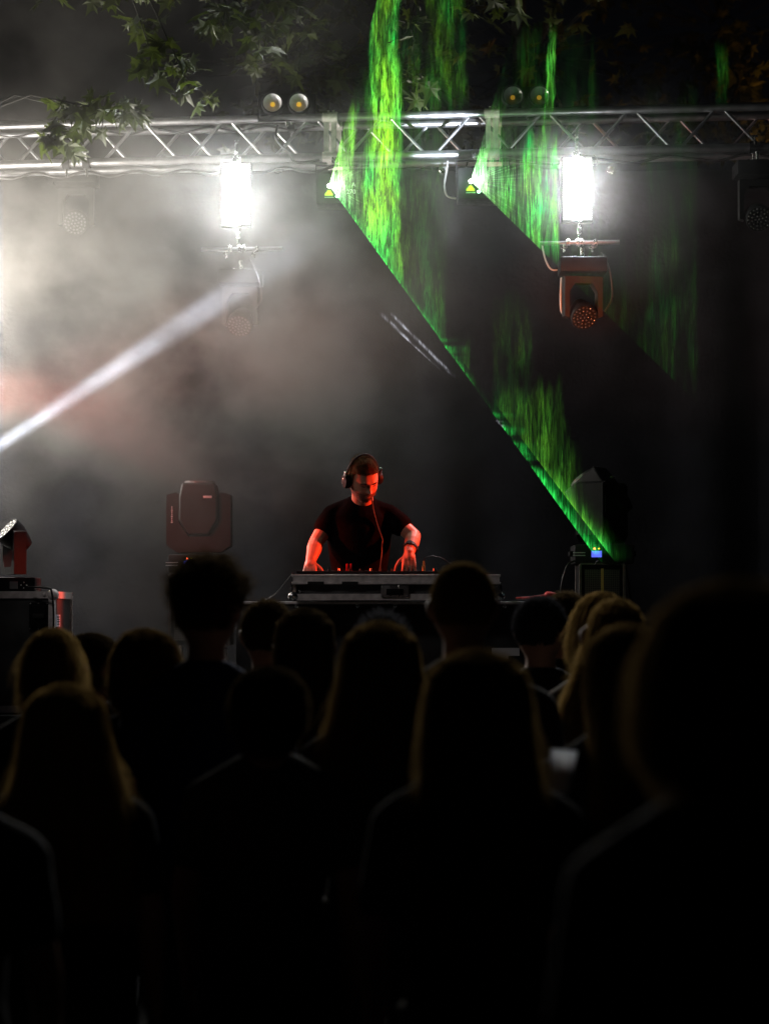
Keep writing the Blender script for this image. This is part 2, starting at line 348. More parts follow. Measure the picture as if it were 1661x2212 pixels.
def beam_head(px, py, d, label, pan=0, tilt=0, disp=-.02, rz=0, hm='grey_case'):
    """big moving head; origin at the bottom of its base"""
    r = empty('beam_moving_head', P(px, py, d), label, 'moving head', 'large moving heads standing on mesh cases')
    r.rotation_euler.z = rz
    MB().box((0, 0, .055), (.34, .30, .11), bevel=.012).build('base', M['grey_case'], r)
    dsp = MB().box((disp, -.153, .055), (.058, .004, .036)).build('display', M['blue'], r)
    MB().ell((disp - .012, -.153, .086), (.0065, .003, .0048), sub=2).build('red_indicator', M['red_led'], r)
    MB().ell((disp + .014, -.153, .086), (.0055, .003, .0038), sub=2).build('yellow_indicator', M['yel_led'], r)
    for z in (.047, .063): MB().box((disp - .10, -.152, z), (.07, .002, .005)).build('printed_line', M['white_vinyl'], r)
    for s in (-1, 1):
        MB().box((s * .18, 0, .06), (.022, .12, .03), bevel=.006).build('handle', M['black'], r)
    RP = Matrix.Rotation(pan, 4, 'Z')
    yk = [(-.13, .125), (-.187, .165), (-.187, .46), (-.13, .475), (-.115, .46), (-.115, .30), (-.06, .215), (.06, .215), (.115, .30), (.115, .46), (.13, .475), (.187, .46), (.187, .165), (.13, .125)]
    MB().prism(yk, -.085, .085, RP).build('yoke', M[hm], r)
    tx = MB()
    for k in range(9): tx.box((-.155 , -.087, .30 + k * .011), (.006 + .004 * (k % 3 == 0), .002, .006))
    tx.xf(RP).build('lettering', M['white_vinyl'], r)
    RT = RP @ Matrix.Translation((0, 0, .36)) @ Matrix.Rotation(tilt, 4, 'X')
    hp = [(-.095, .17), (.095, .17), (.112, .08), (.112, -.05), (.06, -.135), (-.06, -.135), (-.112, -.05), (-.112, .08)]
    hd = MB().prism(hp, -.12, .12, RT).build('head', M[hm], r)
    bv = hd.modifiers.new('b', 'BEVEL'); bv.width = .012; bv.segments = 2
    MB().box((.055, -.126, .085), (.05, .012, .014), bevel=.003).xf(RT).build('latch', M['reflector'], hd)
    MB().lathe([(0, 0), (.08, 0), (.085, .012), (.09, .012), (.09, -.01)], (0, 0, .171), (0, 0, 1)).xf(RT).build('lens', M['glass'], hd)
    return r
beam_head(431, 1240, 13.0, 'large dim red moving head standing behind the curly haired man', disp=-.048)
beam_head(1300, 1219, 12.85, 'dark moving head tilted up left in the green laser light', pan=R(62), tilt=R(-38), disp=-.045, hm='black')
# ------------------------------------------------------------------ mesh cases
M['edge_dark'] = mat('worn_edge', (.16,.14,.13), .5, .3, vary=.3)
def perforated(name):
    m = bpy.data.materials.new(name); m.use_nodes = True; nt = m.node_tree; b = nt.nodes['Principled BSDF']; N = nt.nodes.new; L = nt.links.new
    tc = N('ShaderNodeTexCoord'); mp = N('ShaderNodeMapping'); mp.inputs['Rotation'].default_value = (R(90), R(0), R(0)); L(tc.outputs['Object'], mp.inputs[0])
    v = N('ShaderNodeTexVoronoi'); v.inputs['Scale'].default_value = 95; v.inputs['Randomness'].default_value = 0; v.voronoi_dimensions = '2D'; L(mp.outputs[0], v.inputs['Vector'])
    r = N('ShaderNodeMapRange'); L(v.outputs['Distance'], r.inputs[0]); r.inputs[1].default_value = .28; r.inputs[2].default_value = .36
    mx = N('ShaderNodeMix'); mx.data_type = 'RGBA'; mx.inputs[6].default_value = (.004,.004,.004,1); mx.inputs[7].default_value = (.32,.30,.28,1)
    L(r.outputs[0], mx.inputs[0]); L(mx.outputs[2], b.inputs['Base Color']); L(r.outputs[0], b.inputs['Metallic']); b.inputs['Roughness'].default_value = .45
    return m
M['mesh'] = perforated('perforated_steel')
def mesh_case(px, py_top, d, wd, hg, label, stripe):
    r = empty('mesh_case', P(px, py_top, d) - Vector((0, 0, hg)), label, 'case', 'perforated metal cases under the moving heads')
    MB().box((0, 0, hg / 2), (wd, wd, hg - .01)).build('body', M['black'], r)
    g = MB().box((0, -wd / 2 - .004, hg / 2), (wd - .05, .004, hg - .06)).build('grille', M['mesh'], r)
    for sx in (-1, 1):
        for sy in (-1, 1): MB().box((sx * wd / 2, sy * wd / 2, hg / 2), (.016, .016, hg), bevel=.003).build('corner_post', M['edge_dark'], r)
    if stripe: MB().box((0, -wd / 2 - .008, hg / 2), (.016, .003, hg - .05)).build('centre_strip', M['brass'], r)
    for sx in (-1, 1):
        for sy in (-1, 1): MB().cyl((sx * (wd / 2 - .04), sy * (wd / 2 - .04), 0), (sx * (wd / 2 - .04), sy * (wd / 2 - .04), -.5), .012, n=10).build('leg', M['steel'], r)
    MB().box((0, -wd / 2, hg + .002), (wd, .02, .010)).build('top_edge', M['edge_dark'], r)
M['brass'] = mat('yellow_strip', (.6,.42,.12), .5)
mesh_case(436, 1241, 12.98, .34, .415, 'perforated case under the red moving head behind the curly man', False)
mesh_case(1296, 1220, 12.82, .25, .36, 'perforated case with yellow centre strip at the right', True)
# ------------------------------------------------------------------ lasers
def laser(px, py, d, label, txt1, txt2, w=.30):
    r = empty('laser_projector', P(px, py, d), label, 'laser', 'laser projectors hanging under the truss')
    cx = .075
    MB().box((cx, .12, -.012), (w, .22, .185), bevel=.006).build('housing', M['black'], r)
    MB().lathe([(0, 0), (.011, 0), (.013, -.006)], (0, .008, 0), (0, -1, 0)).ell((0, .0, 0), (.010, .006, .010), sub=2).build('aperture', M['aperture'], r)
    MB().ell((.047, .004, -.062), (.011, .005, .009), sub=2).build('green_indicator', M['green_led'], r)
    MB().prism([(-.026, -.058), (.022, -.058), (.022, -.048), (.006, -.026), (-.008, -.026), (-.026, -.048)], .005, .009).build('warning_sign', M['warn'], r)
    MB().box((0, .006, -.068), (.055, .003, .003)).build('printed_line', M['white_vinyl'], r)
    for t, z in ((txt1, .0), (txt2, -.042)):
        if not t: continue
        cu = bpy.data.curves.new('lettering', 'FONT'); cu.body = t; cu.size = .036; cu.extrude = .0008; cu.align_x = 'RIGHT'; cu.materials.append(M['white_vinyl'])
        oc = bpy.data.objects.new('t', cu); COL.objects.link(oc); me_ = bpy.data.meshes.new_from_object(oc.evaluated_get(bpy.context.evaluated_depsgraph_get())); bpy.data.objects.remove(oc)
        o = bpy.data.objects.new('lettering', me_); COL.objects.link(o); o.parent = r; o.location = (.155, .006, z - .005); o.rotation_euler = (R(90), 0, 0)
    MB().box((cx - w / 2 - .005, .12, .06), (.005, .03, .16)).box((cx + w / 2 + .005, .12, .06), (.005, .03, .16)).box((cx, .12, .142), (w + .016, .03, .006)).build('bracket', M['black'], r)
    MB().cyl((.03, .12, .14), (.03, .12, .19), .01, n=10).box((.03, .09, .17), (.035, .02, .03), bevel=.003).build('clamp', M['steel'], r)
laser(711, 400, 12.88, 'black laser projector firing a yellow green fan on the left', 'A', '270')
laser(1017, 390, 12.85, 'black laser projector firing a green fan right of centre', '', '')

G2 = 'power and signal cables of the lamps'
cable('cable', [P(540, 560, 13.6), P(556, 590, 13.58), P(566, 640, 13.58), P(552, 668, 13.6)], .005, M['cable'], 'black cable looping beside the smoky wash head under the left strobe', 'cable', G2)
cable('cable', [P(1298, 545, 12.85), P(1316, 580, 12.8), P(1322, 640, 12.8), P(1306, 672, 12.78)], .005, M['cable'], 'black cable looping right of the wash head with the orange yoke', 'cable', G2)
cable('cable', [P(1240, 1212, 12.7), P(1225, 1222, 12.65), P(1214, 1260, 12.65), P(1205, 1330, 12.7), P(1190, 1420, 12.8)], .006, M['cable'], 'black cable dropping left of the case with the yellow strip', 'cable', G2)
cable('cable', [P(1286, 1219, 12.66), P(1292, 1212, 12.64), P(1304, 1216, 12.64), P(1322, 1219, 12.66), P(1350, 1222, 12.7), P(1362, 1300, 12.75)], .005, M['cable'], 'thin cable over the top of the case with the yellow strip', 'cable', G2)
cable('cable', [P(60, 1268, 11.95), P(100, 1270, 11.92), P(112, 1280, 11.93), P(116, 1340, 11.95), P(112, 1430, 11.96), P(116, 1530, 11.96)], .006, M['cable'], 'black cable hanging over the right corner of the big flight case', 'cable', G2)
cable('cable', [P(1283, 335, 12.9), P(1290, 345, 12.85), P(1286, 360, 12.85), P(1272, 352, 12.87)], .004, M['cable'], 'short black safety cable above the right strobe', 'cable', G2)
# ------------------------------------------------------------------ big flight case, far left
c0 = P(118, 1277, 12.0); cz = 1.175; ch = c0.z - cz; cw, cdp = 1.0, .70
fc = empty('flight_case', (c0.x - cw / 2, 12.0 + cdp / 2, cz), 'big black flight case with aluminium edges at the far left of the stage', 'flight case')
MB().box((0, 0, ch / 2), (cw - .02, cdp - .02, ch - .02)).build('panel', M['laminate'], fc)
e = MB()
for s in (-1, 1):
    for q in (-1, 1):
        e.box((s * (cw / 2 - .016), q * (cdp / 2 - .016), ch / 2), (.034, .034, ch - .04))
for z in (.02, ch - .02):
    for q in (-1, 1): e.box((0, q * (cdp / 2 - .018), z), (cw - .04, .036, .038))
    for s in (-1, 1): e.box((s * (cw / 2 - .018), 0, z), (.036, cdp - .04, .038))
e.build('edging', M['alu_dull'], fc)
for s in (-1, 1):
    for z in (.02, ch - .02): MB().ell((s * (cw / 2 - .01), -cdp / 2 + .01, z), (.032, .026, .032), sub=3).ell((s * (cw / 2 - .055), -cdp / 2 + .004, z), (.014, .01, .014), sub=2).ell((s * (cw / 2 - .01), -cdp / 2 + .004, z - .05 * (1 if z > .1 else -1)), (.014, .01, .014), sub=2).build('ball_corner', M['alu_dull'], fc)
hx, hz = cw / 2 - .085, ch - .135
h_ = MB().box((hx, -cdp / 2 + .004, hz), (.105, .012, .15), bevel=.004).box((hx, -cdp / 2 - .002, hz), (.078, .012, .118), bevel=.003).build('handle_dish', M['black'], fc)
MB().box((hx, -cdp / 2 - .012, hz), (.064, .014, .026), bevel=.006).build('grip', M['rubber'], h_)
for dx in (-.045, 0, .045):
    for dz in (-.068, .068): MB().ell((hx + dx, -cdp / 2 - .004, hz + dz), (.005, .004, .005), sub=2).build('rivet', M['steel'], h_)
lb = MB().box((cw / 2 - .004, -cdp / 2 + .13, ch - .16), (.012, .14, .066)).build('paper_label', M['paper'], fc)
for k in range(4): MB().box((cw / 2 + .003, -cdp / 2 + .13, ch - .14 - k * .013), (.002, .09 - .02 * (k % 2), .005)).build('printed_line', M['black'], lb)
# ------------------------------------------------------------------ DJ booth
bl, br = P(506, 1299, 11.75), P(1176, 1297, 11.75); bw = br.x - bl.x; bz = bl.z
booth = empty('dj_booth', ((bl.x + br.x) / 2, 12.1, .85), 'wide black booth with thin silver top edge carrying the mixer case', 'booth')
MB().box((0, 0, (bz - .85) / 2 - .006), (bw - .02, .70, bz - .85 - .02), bevel=.004).build('front_panel', M['drape'], booth)
MB().box((0, 0, bz - .85 - .008), (bw, .72, .014), bevel=.003).build('tabletop', M['alu_dull'], booth)
def onb(px, py): q = P(px, py, 11.745); return Vector((q.x - booth.location.x, -.355, q.z - .85))
for px, py in ((853, 1309), (772, 1309), (640, 1309), (1090, 1309)): MB().lathe([(.003, 0), (.009, -.003), (.012, 0)], onb(px, py), (0, -1, 0), 16).build('rivet', M['steel'], booth)
lo = [(1062, 1400), (1122, 1400), (1122, 1417), (1098, 1417), (1098, 1424), (1062, 1424)]
q0 = [onb(*p) for p in lo]
MB().prism([(q.x, q.z) for q in q0], -.357, -.353).build('logo_block', M['white_vinyl'], booth)
fl, fr_ = P(629, 1297, 11.62), P(1083, 1297, 11.62); fw = fr_.x - fl.x
ftop = P(850, 1241, 11.62).z; fbot = bz + .002; fh = ftop - fbot
mx_ = empty('mixer_flight_case', ((fl.x + fr_.x) / 2, 11.62, fbot), 'low aluminium edged flight case holding the mixer on the booth', 'flight case')
MB().box((0, .26, fh / 2), (fw - .02, .50, fh - .012)).build('panel', M['laminate'], mx_)
MB().box((0, .005, fh - .006), (fw - .01, .03, .012), bevel=.002).box((0, .003, fh - .026), (fw - .02, .022, .028)).box((0, -.001, fh - .046), (fw - .008, .03, .011), bevel=.002).build('lid_edge', M['alu_dull'], mx_)
MB().box((0, .003, .019), (fw - .05, .022, .034)).build('base_edge', M['alu_dull'], mx_)
for s in (-1, 1):
    MB().box((s * (fw / 2 - .012), .008, .07), (.03, .03, .06), bevel=.004).build('corner_plate', M['steel'], mx_)
    MB().ell((s * (fw / 2 - .012), .006, .022), (.03, .024, .026), sub=3).ell((s * (fw / 2 - .055), .0, .03), (.01, .007, .009), sub=2).ell((s * (fw / 2 - .045), .0, .05), (.008, .006, .008), sub=2).build('ball_corner', M['steel'], mx_)
for px in (682, 756):
    MB().box((P(px, 1258, 11.6).x - mx_.location.x, -.018, fh - .045), (.085, .003, .015)).build('tape', M['tape'], mx_)
for px in (853, 1050):
    x = P(px, 1275, 11.6).x - mx_.location.x
    l_ = MB().box((x, -.010, .048), (.145, .010, .062), bevel=.003).build('latch', M['alu'], mx_)
    MB().box((x, -.018, .046), (.09, .012, .032), bevel=.004).build('turn_key', M['black'], l_)
    for dx in (-.064, -.022, .022, .064):
        for dz in (.024, .072): MB().ell((x + dx, -.016, dz), (.0045, .003, .0045), sub=2).build('rivet', M['steel'], l_)
mixer = empty('dj_mixer', (mx_.location.x - .05, 11.88, ftop - .002), 'black mixing console with small knobs sunk in the flight case', 'mixer')
MB().box((0, 0, .012), (.95, .36, .02), bevel=.004).build('body', M['black'], mixer)
for k in range(16): MB().cyl((-.42 + k * .056, -.12 + .03 * (k % 3), .022), (-.42 + k * .056, -.12 + .03 * (k % 3), .036), .007, .005, 10).build('knob', M['rubber'] if k % 3 else M['steel'], mixer)
rt = MB()
rt.box((-.009, 0, .018), (.014, .02, .04), bevel=.003).box((.010, 0, .018), (.012, .02, .04), bevel=.003).box((0, 0, .002), (.036, .022, .006))
o = rt.build('red_bottle_cap', M['red']); o.name = 'red_lit_adapter'; q = P(754, 1229, 11.8); o.location = (q.x, 11.8, ftop + .022); tag(o, 'small adapter painted as if lit red, standing on the mixer between the hands', 'adapter')
jk = empty('jack_plug', (P(915, 1230, 11.8).x, 11.8, ftop + .02), 'upright gold jack plug with cable beside the right hand', 'plug')
MB().cyl((0, 0, 0), (0, 0, .03), .008, n=12).cyl((0, 0, .03), (0, 0, .055), .006, .004, 12).build('plug_body', M['brass'], jk)
MB().tube([Vector((0, 0, .055)), Vector((.012, 0, .075)), Vector((.05, 0, .082)), Vector((.10, .02, .07)), Vector((.16, .04, .03)), Vector((.2, .06, -.005))], .003).build('lead', M['cable'], jk)
cable('cable', [P(632, 1238, 11.64), P(618, 1256, 11.7), P(600, 1278, 11.75), P(585, 1290, 11.8), P(570, 1297, 11.85)], .003, M['cable'], 'thin lead hanging from the left end of the mixer case', 'cable')
hnd = MB().cap((0,0,0), .022, (.045, .01, -.004), .018).cap((-.01, 0, -.004), .012, (-.09, 0, -.012), .008).cap((-.10, 0, -.012), .007, (-.17, 0, -.014), .005)
o = hnd.build('microphone', M['red_mic'] if 'red_mic' in M else M['red']); o.location = P(1184, 1288, 11.9) + Vector((0, 0, .004)); tag(o, 'microphone painted as if lit red, lying on the booth right of the case', 'microphone')
# ------------------------------------------------------------------ laser fans: thin sheets with laser light and lit smoke painted into their glow
def laser_mat(name):
    m = bpy.data.materials.new(name); m.use_nodes = True; nt = m.node_tree; nt.nodes.clear(); N = nt.nodes.new; L = nt.links.new
    out = N('ShaderNodeOutputMaterial'); ad = N('ShaderNodeAddShader'); tr = N('ShaderNodeBsdfTransparent'); em = N('ShaderNodeEmission')
    at = N('ShaderNodeAttribute'); at.attribute_name = 'beam'
    tc = N('ShaderNodeTexCoord'); mp = N('ShaderNodeMapping'); mp.inputs['Scale'].default_value = (120, 120, 7); L(tc.outputs['Object'], mp.inputs[0])
    n = N('ShaderNodeTexNoise'); n.inputs['Scale'].default_value = 1; n.inputs['Detail'].default_value = 8; n.inputs['Roughness'].default_value = .75; n.inputs['Distortion'].default_value = .9; L(mp.outputs[0], n.inputs['Vector'])
    r = N('ShaderNodeMapRange'); L(n.outputs[0], r.inputs[0]); r.inputs[1].default_value = .40; r.inputs[2].default_value = .70; r.inputs[3].default_value = .04; r.inputs[4].default_value = 2.0
    mp2 = N('ShaderNodeMapping'); mp2.inputs['Scale'].default_value = (26, 26, 2.0); L(tc.outputs['Object'], mp2.inputs[0])
    n2 = N('ShaderNodeTexNoise'); n2.inputs['Scale'].default_value = 1; n2.inputs['Detail'].default_value = 5; n2.inputs['Distortion'].default_value = 1.2; L(mp2.outputs[0], n2.inputs['Vector'])
    r2 = N('ShaderNodeMapRange'); L(n2.outputs[0], r2.inputs[0]); r2.inputs[1].default_value = .38; r2.inputs[2].default_value = .66; r2.inputs[3].default_value = .35; r2.inputs[4].default_value = 1.5
    mm = N('ShaderNodeMath'); mm.operation = 'MULTIPLY'; L(r.outputs[0], mm.inputs[0]); L(r2.outputs[0], mm.inputs[1])
    L(at.outputs['Color'], em.inputs['Color']); L(mm.outputs[0], em.inputs['Strength'])
    L(tr.outputs[0], ad.inputs[0]); L(em.outputs[0], ad.inputs[1]); L(ad.outputs[0], out.inputs[0]); m.cycles.emission_sampling = 'NONE'; return m
M['laser'] = laser_mat('painted_laser_light')
def fbm(x, y, z, o=4): return mn.fractal(Vector((x, y, z)), 1.0, 2.1, o)
def sm(a, b, x): t = min(1, max(0, (x - a) / (b - a))); return t * t * (3 - 2 * t)
def fan(apex_px, d0, edge_hi, edge_lo, plane, func, label, rmax=1500, da=.0028, nr=280):
    """polar sheet from the apex between two directions (photo px), on a plane whose depth is plane(dx,dy); func gives r,g,b at px"""
    a0 = math.atan2(edge_hi[1] - apex_px[1], edge_hi[0] - apex_px[0]); a1 = math.atan2(edge_lo[1] - apex_px[1], edge_lo[0] - apex_px[0])
    na = int((a1 - a0) / da); A = P(*apex_px, d0); vs = []; cs = []
    for i in range(na + 1):
        a = a0 + (a1 - a0) * i / na
        for j in range(nr + 1):
            r = rmax * (j / nr) ** 1.15; x = apex_px[0] + r * math.cos(a); y = apex_px[1] + r * math.sin(a)
            vs.append(P(x, y, d0 + plane(x - apex_px[0], y - apex_px[1])) - A); cs.append(func(x, y, r, a, (a1 - a) * r) if y < 1215 and -40 < x < 1700 and y > -60 else (0, 0, 0))
    fs = []
    for i in range(na):
        for j in range(nr):
            k = i * (nr + 1) + j; q = (k, k + 1, k + nr + 2, k + nr + 1)
            if max(max(cs[z]) for z in q) > .002: fs.append(q)
    used = sorted({k for f in fs for k in f}); mp = {k: i for i, k in enumerate(used)}
    me = bpy.data.meshes.new('painted_laser_fan'); me.from_pydata([tuple(vs[k]) for k in used], [], [tuple(mp[k] for k in f) for f in fs]); me.update()
    at = me.color_attributes.new('beam', 'FLOAT_COLOR', 'POINT')
    at.data.foreach_set('color', [c for k in used for c in (*cs[k], 1)])
    me.materials.append(M['laser']); o = bpy.data.objects.new('painted_laser_fan', me); COL.objects.link(o); o.location = A
    return tag(o, label, 'laser beam', 'painted fans of laser light')
def bell(x, c, w): t = abs(x - c) / w; return 1 - sm(.72, 1.05, t)
def patch(x, y, cx, wx, y0, y1, soft=60, seed=0, amp=.7):
    if abs(x - cx) > wx + 16 or y < y0 - 90 or y > y1 + 90: return 0.0
    wob = 10 * fbm(x / 150, y / 130, seed, 3); b_ = bell(x + wob, cx, wx)
    if b_ <= 0: return 0.0
    return b_ * sm(y0 - soft / 2 + 50 * fbm(x / 14, seed, 3, 4), y0 + soft, y) * (1 - sm(y1 - soft, y1 + soft / 2, y + 50 * fbm(x / 14, seed + 9, 1, 4))) * (1 - amp + amp * sm(-.45, .45, fbm(x / 26, y / 150, seed + 3, 5)) * 1.4)
GR, YG = (.03, .85, .10), (.36, .95, .03)
def mixc(k, s): return tuple(s * (GR[i] * (1 - k) + YG[i] * k) for i in range(3))
def rays(a, seed): return .35 + .65 * sm(-.1, .55, mn.noise(Vector((a * 26, seed, 0))))  # glare rays painted around the aperture
def f1(x, y, r, a, e):
    s = 0; k = .55 + .8 * fbm(x / 45, y / 130, 5, 4)
    s += .95 * patch(x, y, 826, 42, 165, 640, 90, 1, .35) * (1.25 - .5 * sm(500, 640, y)) * (.55 + .75 * sm(-.5, .3, fbm(x / 60, y / 170, 77, 3)))
    s += .55 * patch(x, y, 824 + (150 - y) * .07, 34, -400, 230, 80, 2, .75)
    s += .09 * patch(x, y, 965, 45, -300, 235, 60, 4, .8) + .05 * patch(x, y, 900, 60, 60, 700, 120, 5, .8)
    s += .10 * patch(x, y, 943, 27, 560, 745, 70, 6, .6) + .02 * patch(x, y, 935, 40, 380, 560, 90, 7, .8)
    s += .03 * patch(x, y, 1105, 45, 640, 950, 80, 8, .8)
    s += .75 * patch(x, y, 742 + (330 - y) * .13, 24, 245, 430, 50, 10, .5)
    near = math.exp(-r / 42.0); s += 7 * near * near * rays(a, 1) + .5 * math.exp(-r / 60.0) * rays(a, 2)
    edge = math.exp(-e / 3.0) * 1.3 * (.35 + .9 * sm(-.1, .4, fbm(y / 60, 3, 3, 3))) * (1 - sm(620, 700, y) * .55)
    edge *= 1 - .85 * sm(760, 860, y)
    s += (.9 * edge + .35 * math.exp(-e / 16.0) * (1 - sm(450, 700, y))) * sm(8, 40, r)
    c = mixc(min(1, max(0, k if x > 770 else .75)) * (1 - .9 * math.exp(-e / 25.0)), s); w_ = 9 * math.exp(-r / 11.0) + 1.2 * math.exp(-r / 30.0) * rays(a, 2); return tuple(q + w_ for q in c)
def f1y(x, y, r, a, e):
    rag = 26 * fbm(x / 10, y / 60, 21, 4)
    up = sm(900, 1180, y)
    s = (.85 * math.exp(-e / 7.0) * sm(950, 1130, y) + .13 * math.exp(-e / 70.0) * sm(905 + rag * 3, 1060 + rag * 3, y + (1240 - x) * .25) * (1 - sm(1228 + rag * .4, 1262 + rag * .4, x + (1130 - y) * .10 * (y > 1130))))
    s *= (.55 + .7 * sm(-.5, .5, fbm(x / 22, y / 120, 31, 4))) * (1 - sm(1180, 1215, y))
    s += .10 * patch(x, y, 1130, 55, 840, 1010, 60, 41, .8) * (e > 0) + .09 * patch(x, y, 1195, 28, 850, 1080, 70, 43, .7)
    s += .12 * patch(x, y, 1008, 9, 740, 812, 16, 44, .5)
    return mixc(.6 - .5 * sm(1120, 1190, y) + .2 * fbm(x / 30, y / 60, 3, 2), s)
def f1b(x, y, r, a, e):
    # lower strip that starts again near the moving head
    m = sm(1005, 1020, y + 4 * fbm(x / 4, 1, 1, 2)) * (1 - sm(1185, 1200, y)) + .7 * sm(885, 900, y) * (1 - sm(985, 1000, y + 8 * fbm(x / 4, 4, 1, 2))) * sm(-.35, .2, fbm(y / 18, 2, 9, 3)) + .55 * sm(660, 720, y) * (1 - sm(800, 812, y)) * sm(-.1, .3, fbm(y / 35, 2, 7, 3))
    s = m * (.95 * math.exp(-(e / 9.0) ** 2) + .28 * math.exp(-e / 26.0) * (1 - sm(28, 50, e)) + 1e-4) * (.6 + .6 * sm(-.4, .4, fbm(x / 18, y / 30, 8, 3)))
    return mixc(.0, s + (.0025 if e < 14 and 600 < y < 1195 else 0))
def f2(x, y, r, a, e):
    s = 1.0 * patch(x, y, 1172, 36, 300, 545, 60, 51, .55) + .5 * patch(x, y, 1115, 36, 345, 500, 60, 52, .8) + .55 * patch(x, y, 1187 + (200 - y) * .06, 9 + 5 * fbm(y / 30, 2, 2, 2), 60, 330, 30, 53, .7)
    s += .03 * patch(x, y, 1145, 26, 70, 240, 50, 54, .8) + .5 * patch(x, y, 1080, 26, 400, 470, 40, 55, .6)
    s += .02 * patch(x, y, 1230, 70, 100, 900, 200, 56, .8) + .013 * patch(x, y, 1375, 95, 520, 900, 160, 57, .8) + .015 * patch(x, y, 1450, 60, 200, 900, 160, 58, .8) + .05 * patch(x, y, 1560, 14, 100, 220, 60, 59, .9)
    s += .9 * patch(x, y, 1045 + (300 - y) * .25, 20, 322, 395, 26, 60, .4) + .12 * patch(x, y, 1070, 22, 215, 330, 40, 61, .6)
    near = math.exp(-r / 46.0); s += 7 * near * near * rays(a, 5) + .6 * math.exp(-r / 60.0) * rays(a, 6)
    s += .16 * math.exp(-e / 6.0) * (1 - sm(500, 560, y)) * sm(8, 40, r)
    c = mixc(.32 + .5 * fbm(x / 40, y / 100, 9, 3), s); w_ = 9 * math.exp(-r / 11.0) + 1.5 * math.exp(-r / 32.0) * rays(a, 6); return tuple(q + w_ for q in c)
fan((711, 400), 12.85, (822, -30), (1288, 1199), lambda x, y: -.0006 * x - .0002 * y, f1, 'left painted laser fan of bright yellow green streaks reaching up past the truss')
fan((711, 400), 12.83, (1500, 700), (1311, 1191), lambda x, y: -.0006 * x - .0001 * y, f1y, 'lower painted yellow green laser sheet running down to the dark moving head', 1080)
fan((711, 400), 12.87, (1450, 1160), (1286, 1202), lambda x, y: -.0005 * x - .0001 * y, f1b, 'thin painted pure green laser strip along the lower edge of the left fan', 1080)
fan((1017, 390), 12.83, (1085, 150), (1497, 862), lambda x, y: -.0005 * x, f2, 'right painted laser fan of green streaks beside the right strobe', 900)
def fw_(x, y, r, a, e):
    w1 = math.exp(-((e - 6) / 2.6) ** 2) * sm(392, 420, r) * (1 - sm(560, 600, r)) + math.exp(-((e - 21) / 2.8) ** 2) * sm(425, 445, r) * (1 - sm(590, 612, r))
    s = .75 * w1 * (.25 + .9 * sm(-.35, .3, fbm(r / 26, e / 9, 91, 3))) * (.4 + .6 * sm(400, 560, r)) + .5 * math.exp(-((e - 13) / 8) ** 2) * sm(240, 250, r) * (1 - sm(262, 275, r)) * sm(0, .3, fbm(r / 6, e / 6, 12, 3))
    return (s * .72, s * .74, s * .85)
o = fan((1268, 1090), 12.7, (846, 704), (838, 662), lambda x, y: .0002 * -x, fw_, 'short faint painted white beam streak left of the long green laser line', 640, .0012, 300); o['category'] = 'light beam'; o.name = 'painted_light_beam'; del o['group']  # glowing sheet, the white beam is painted into its emission
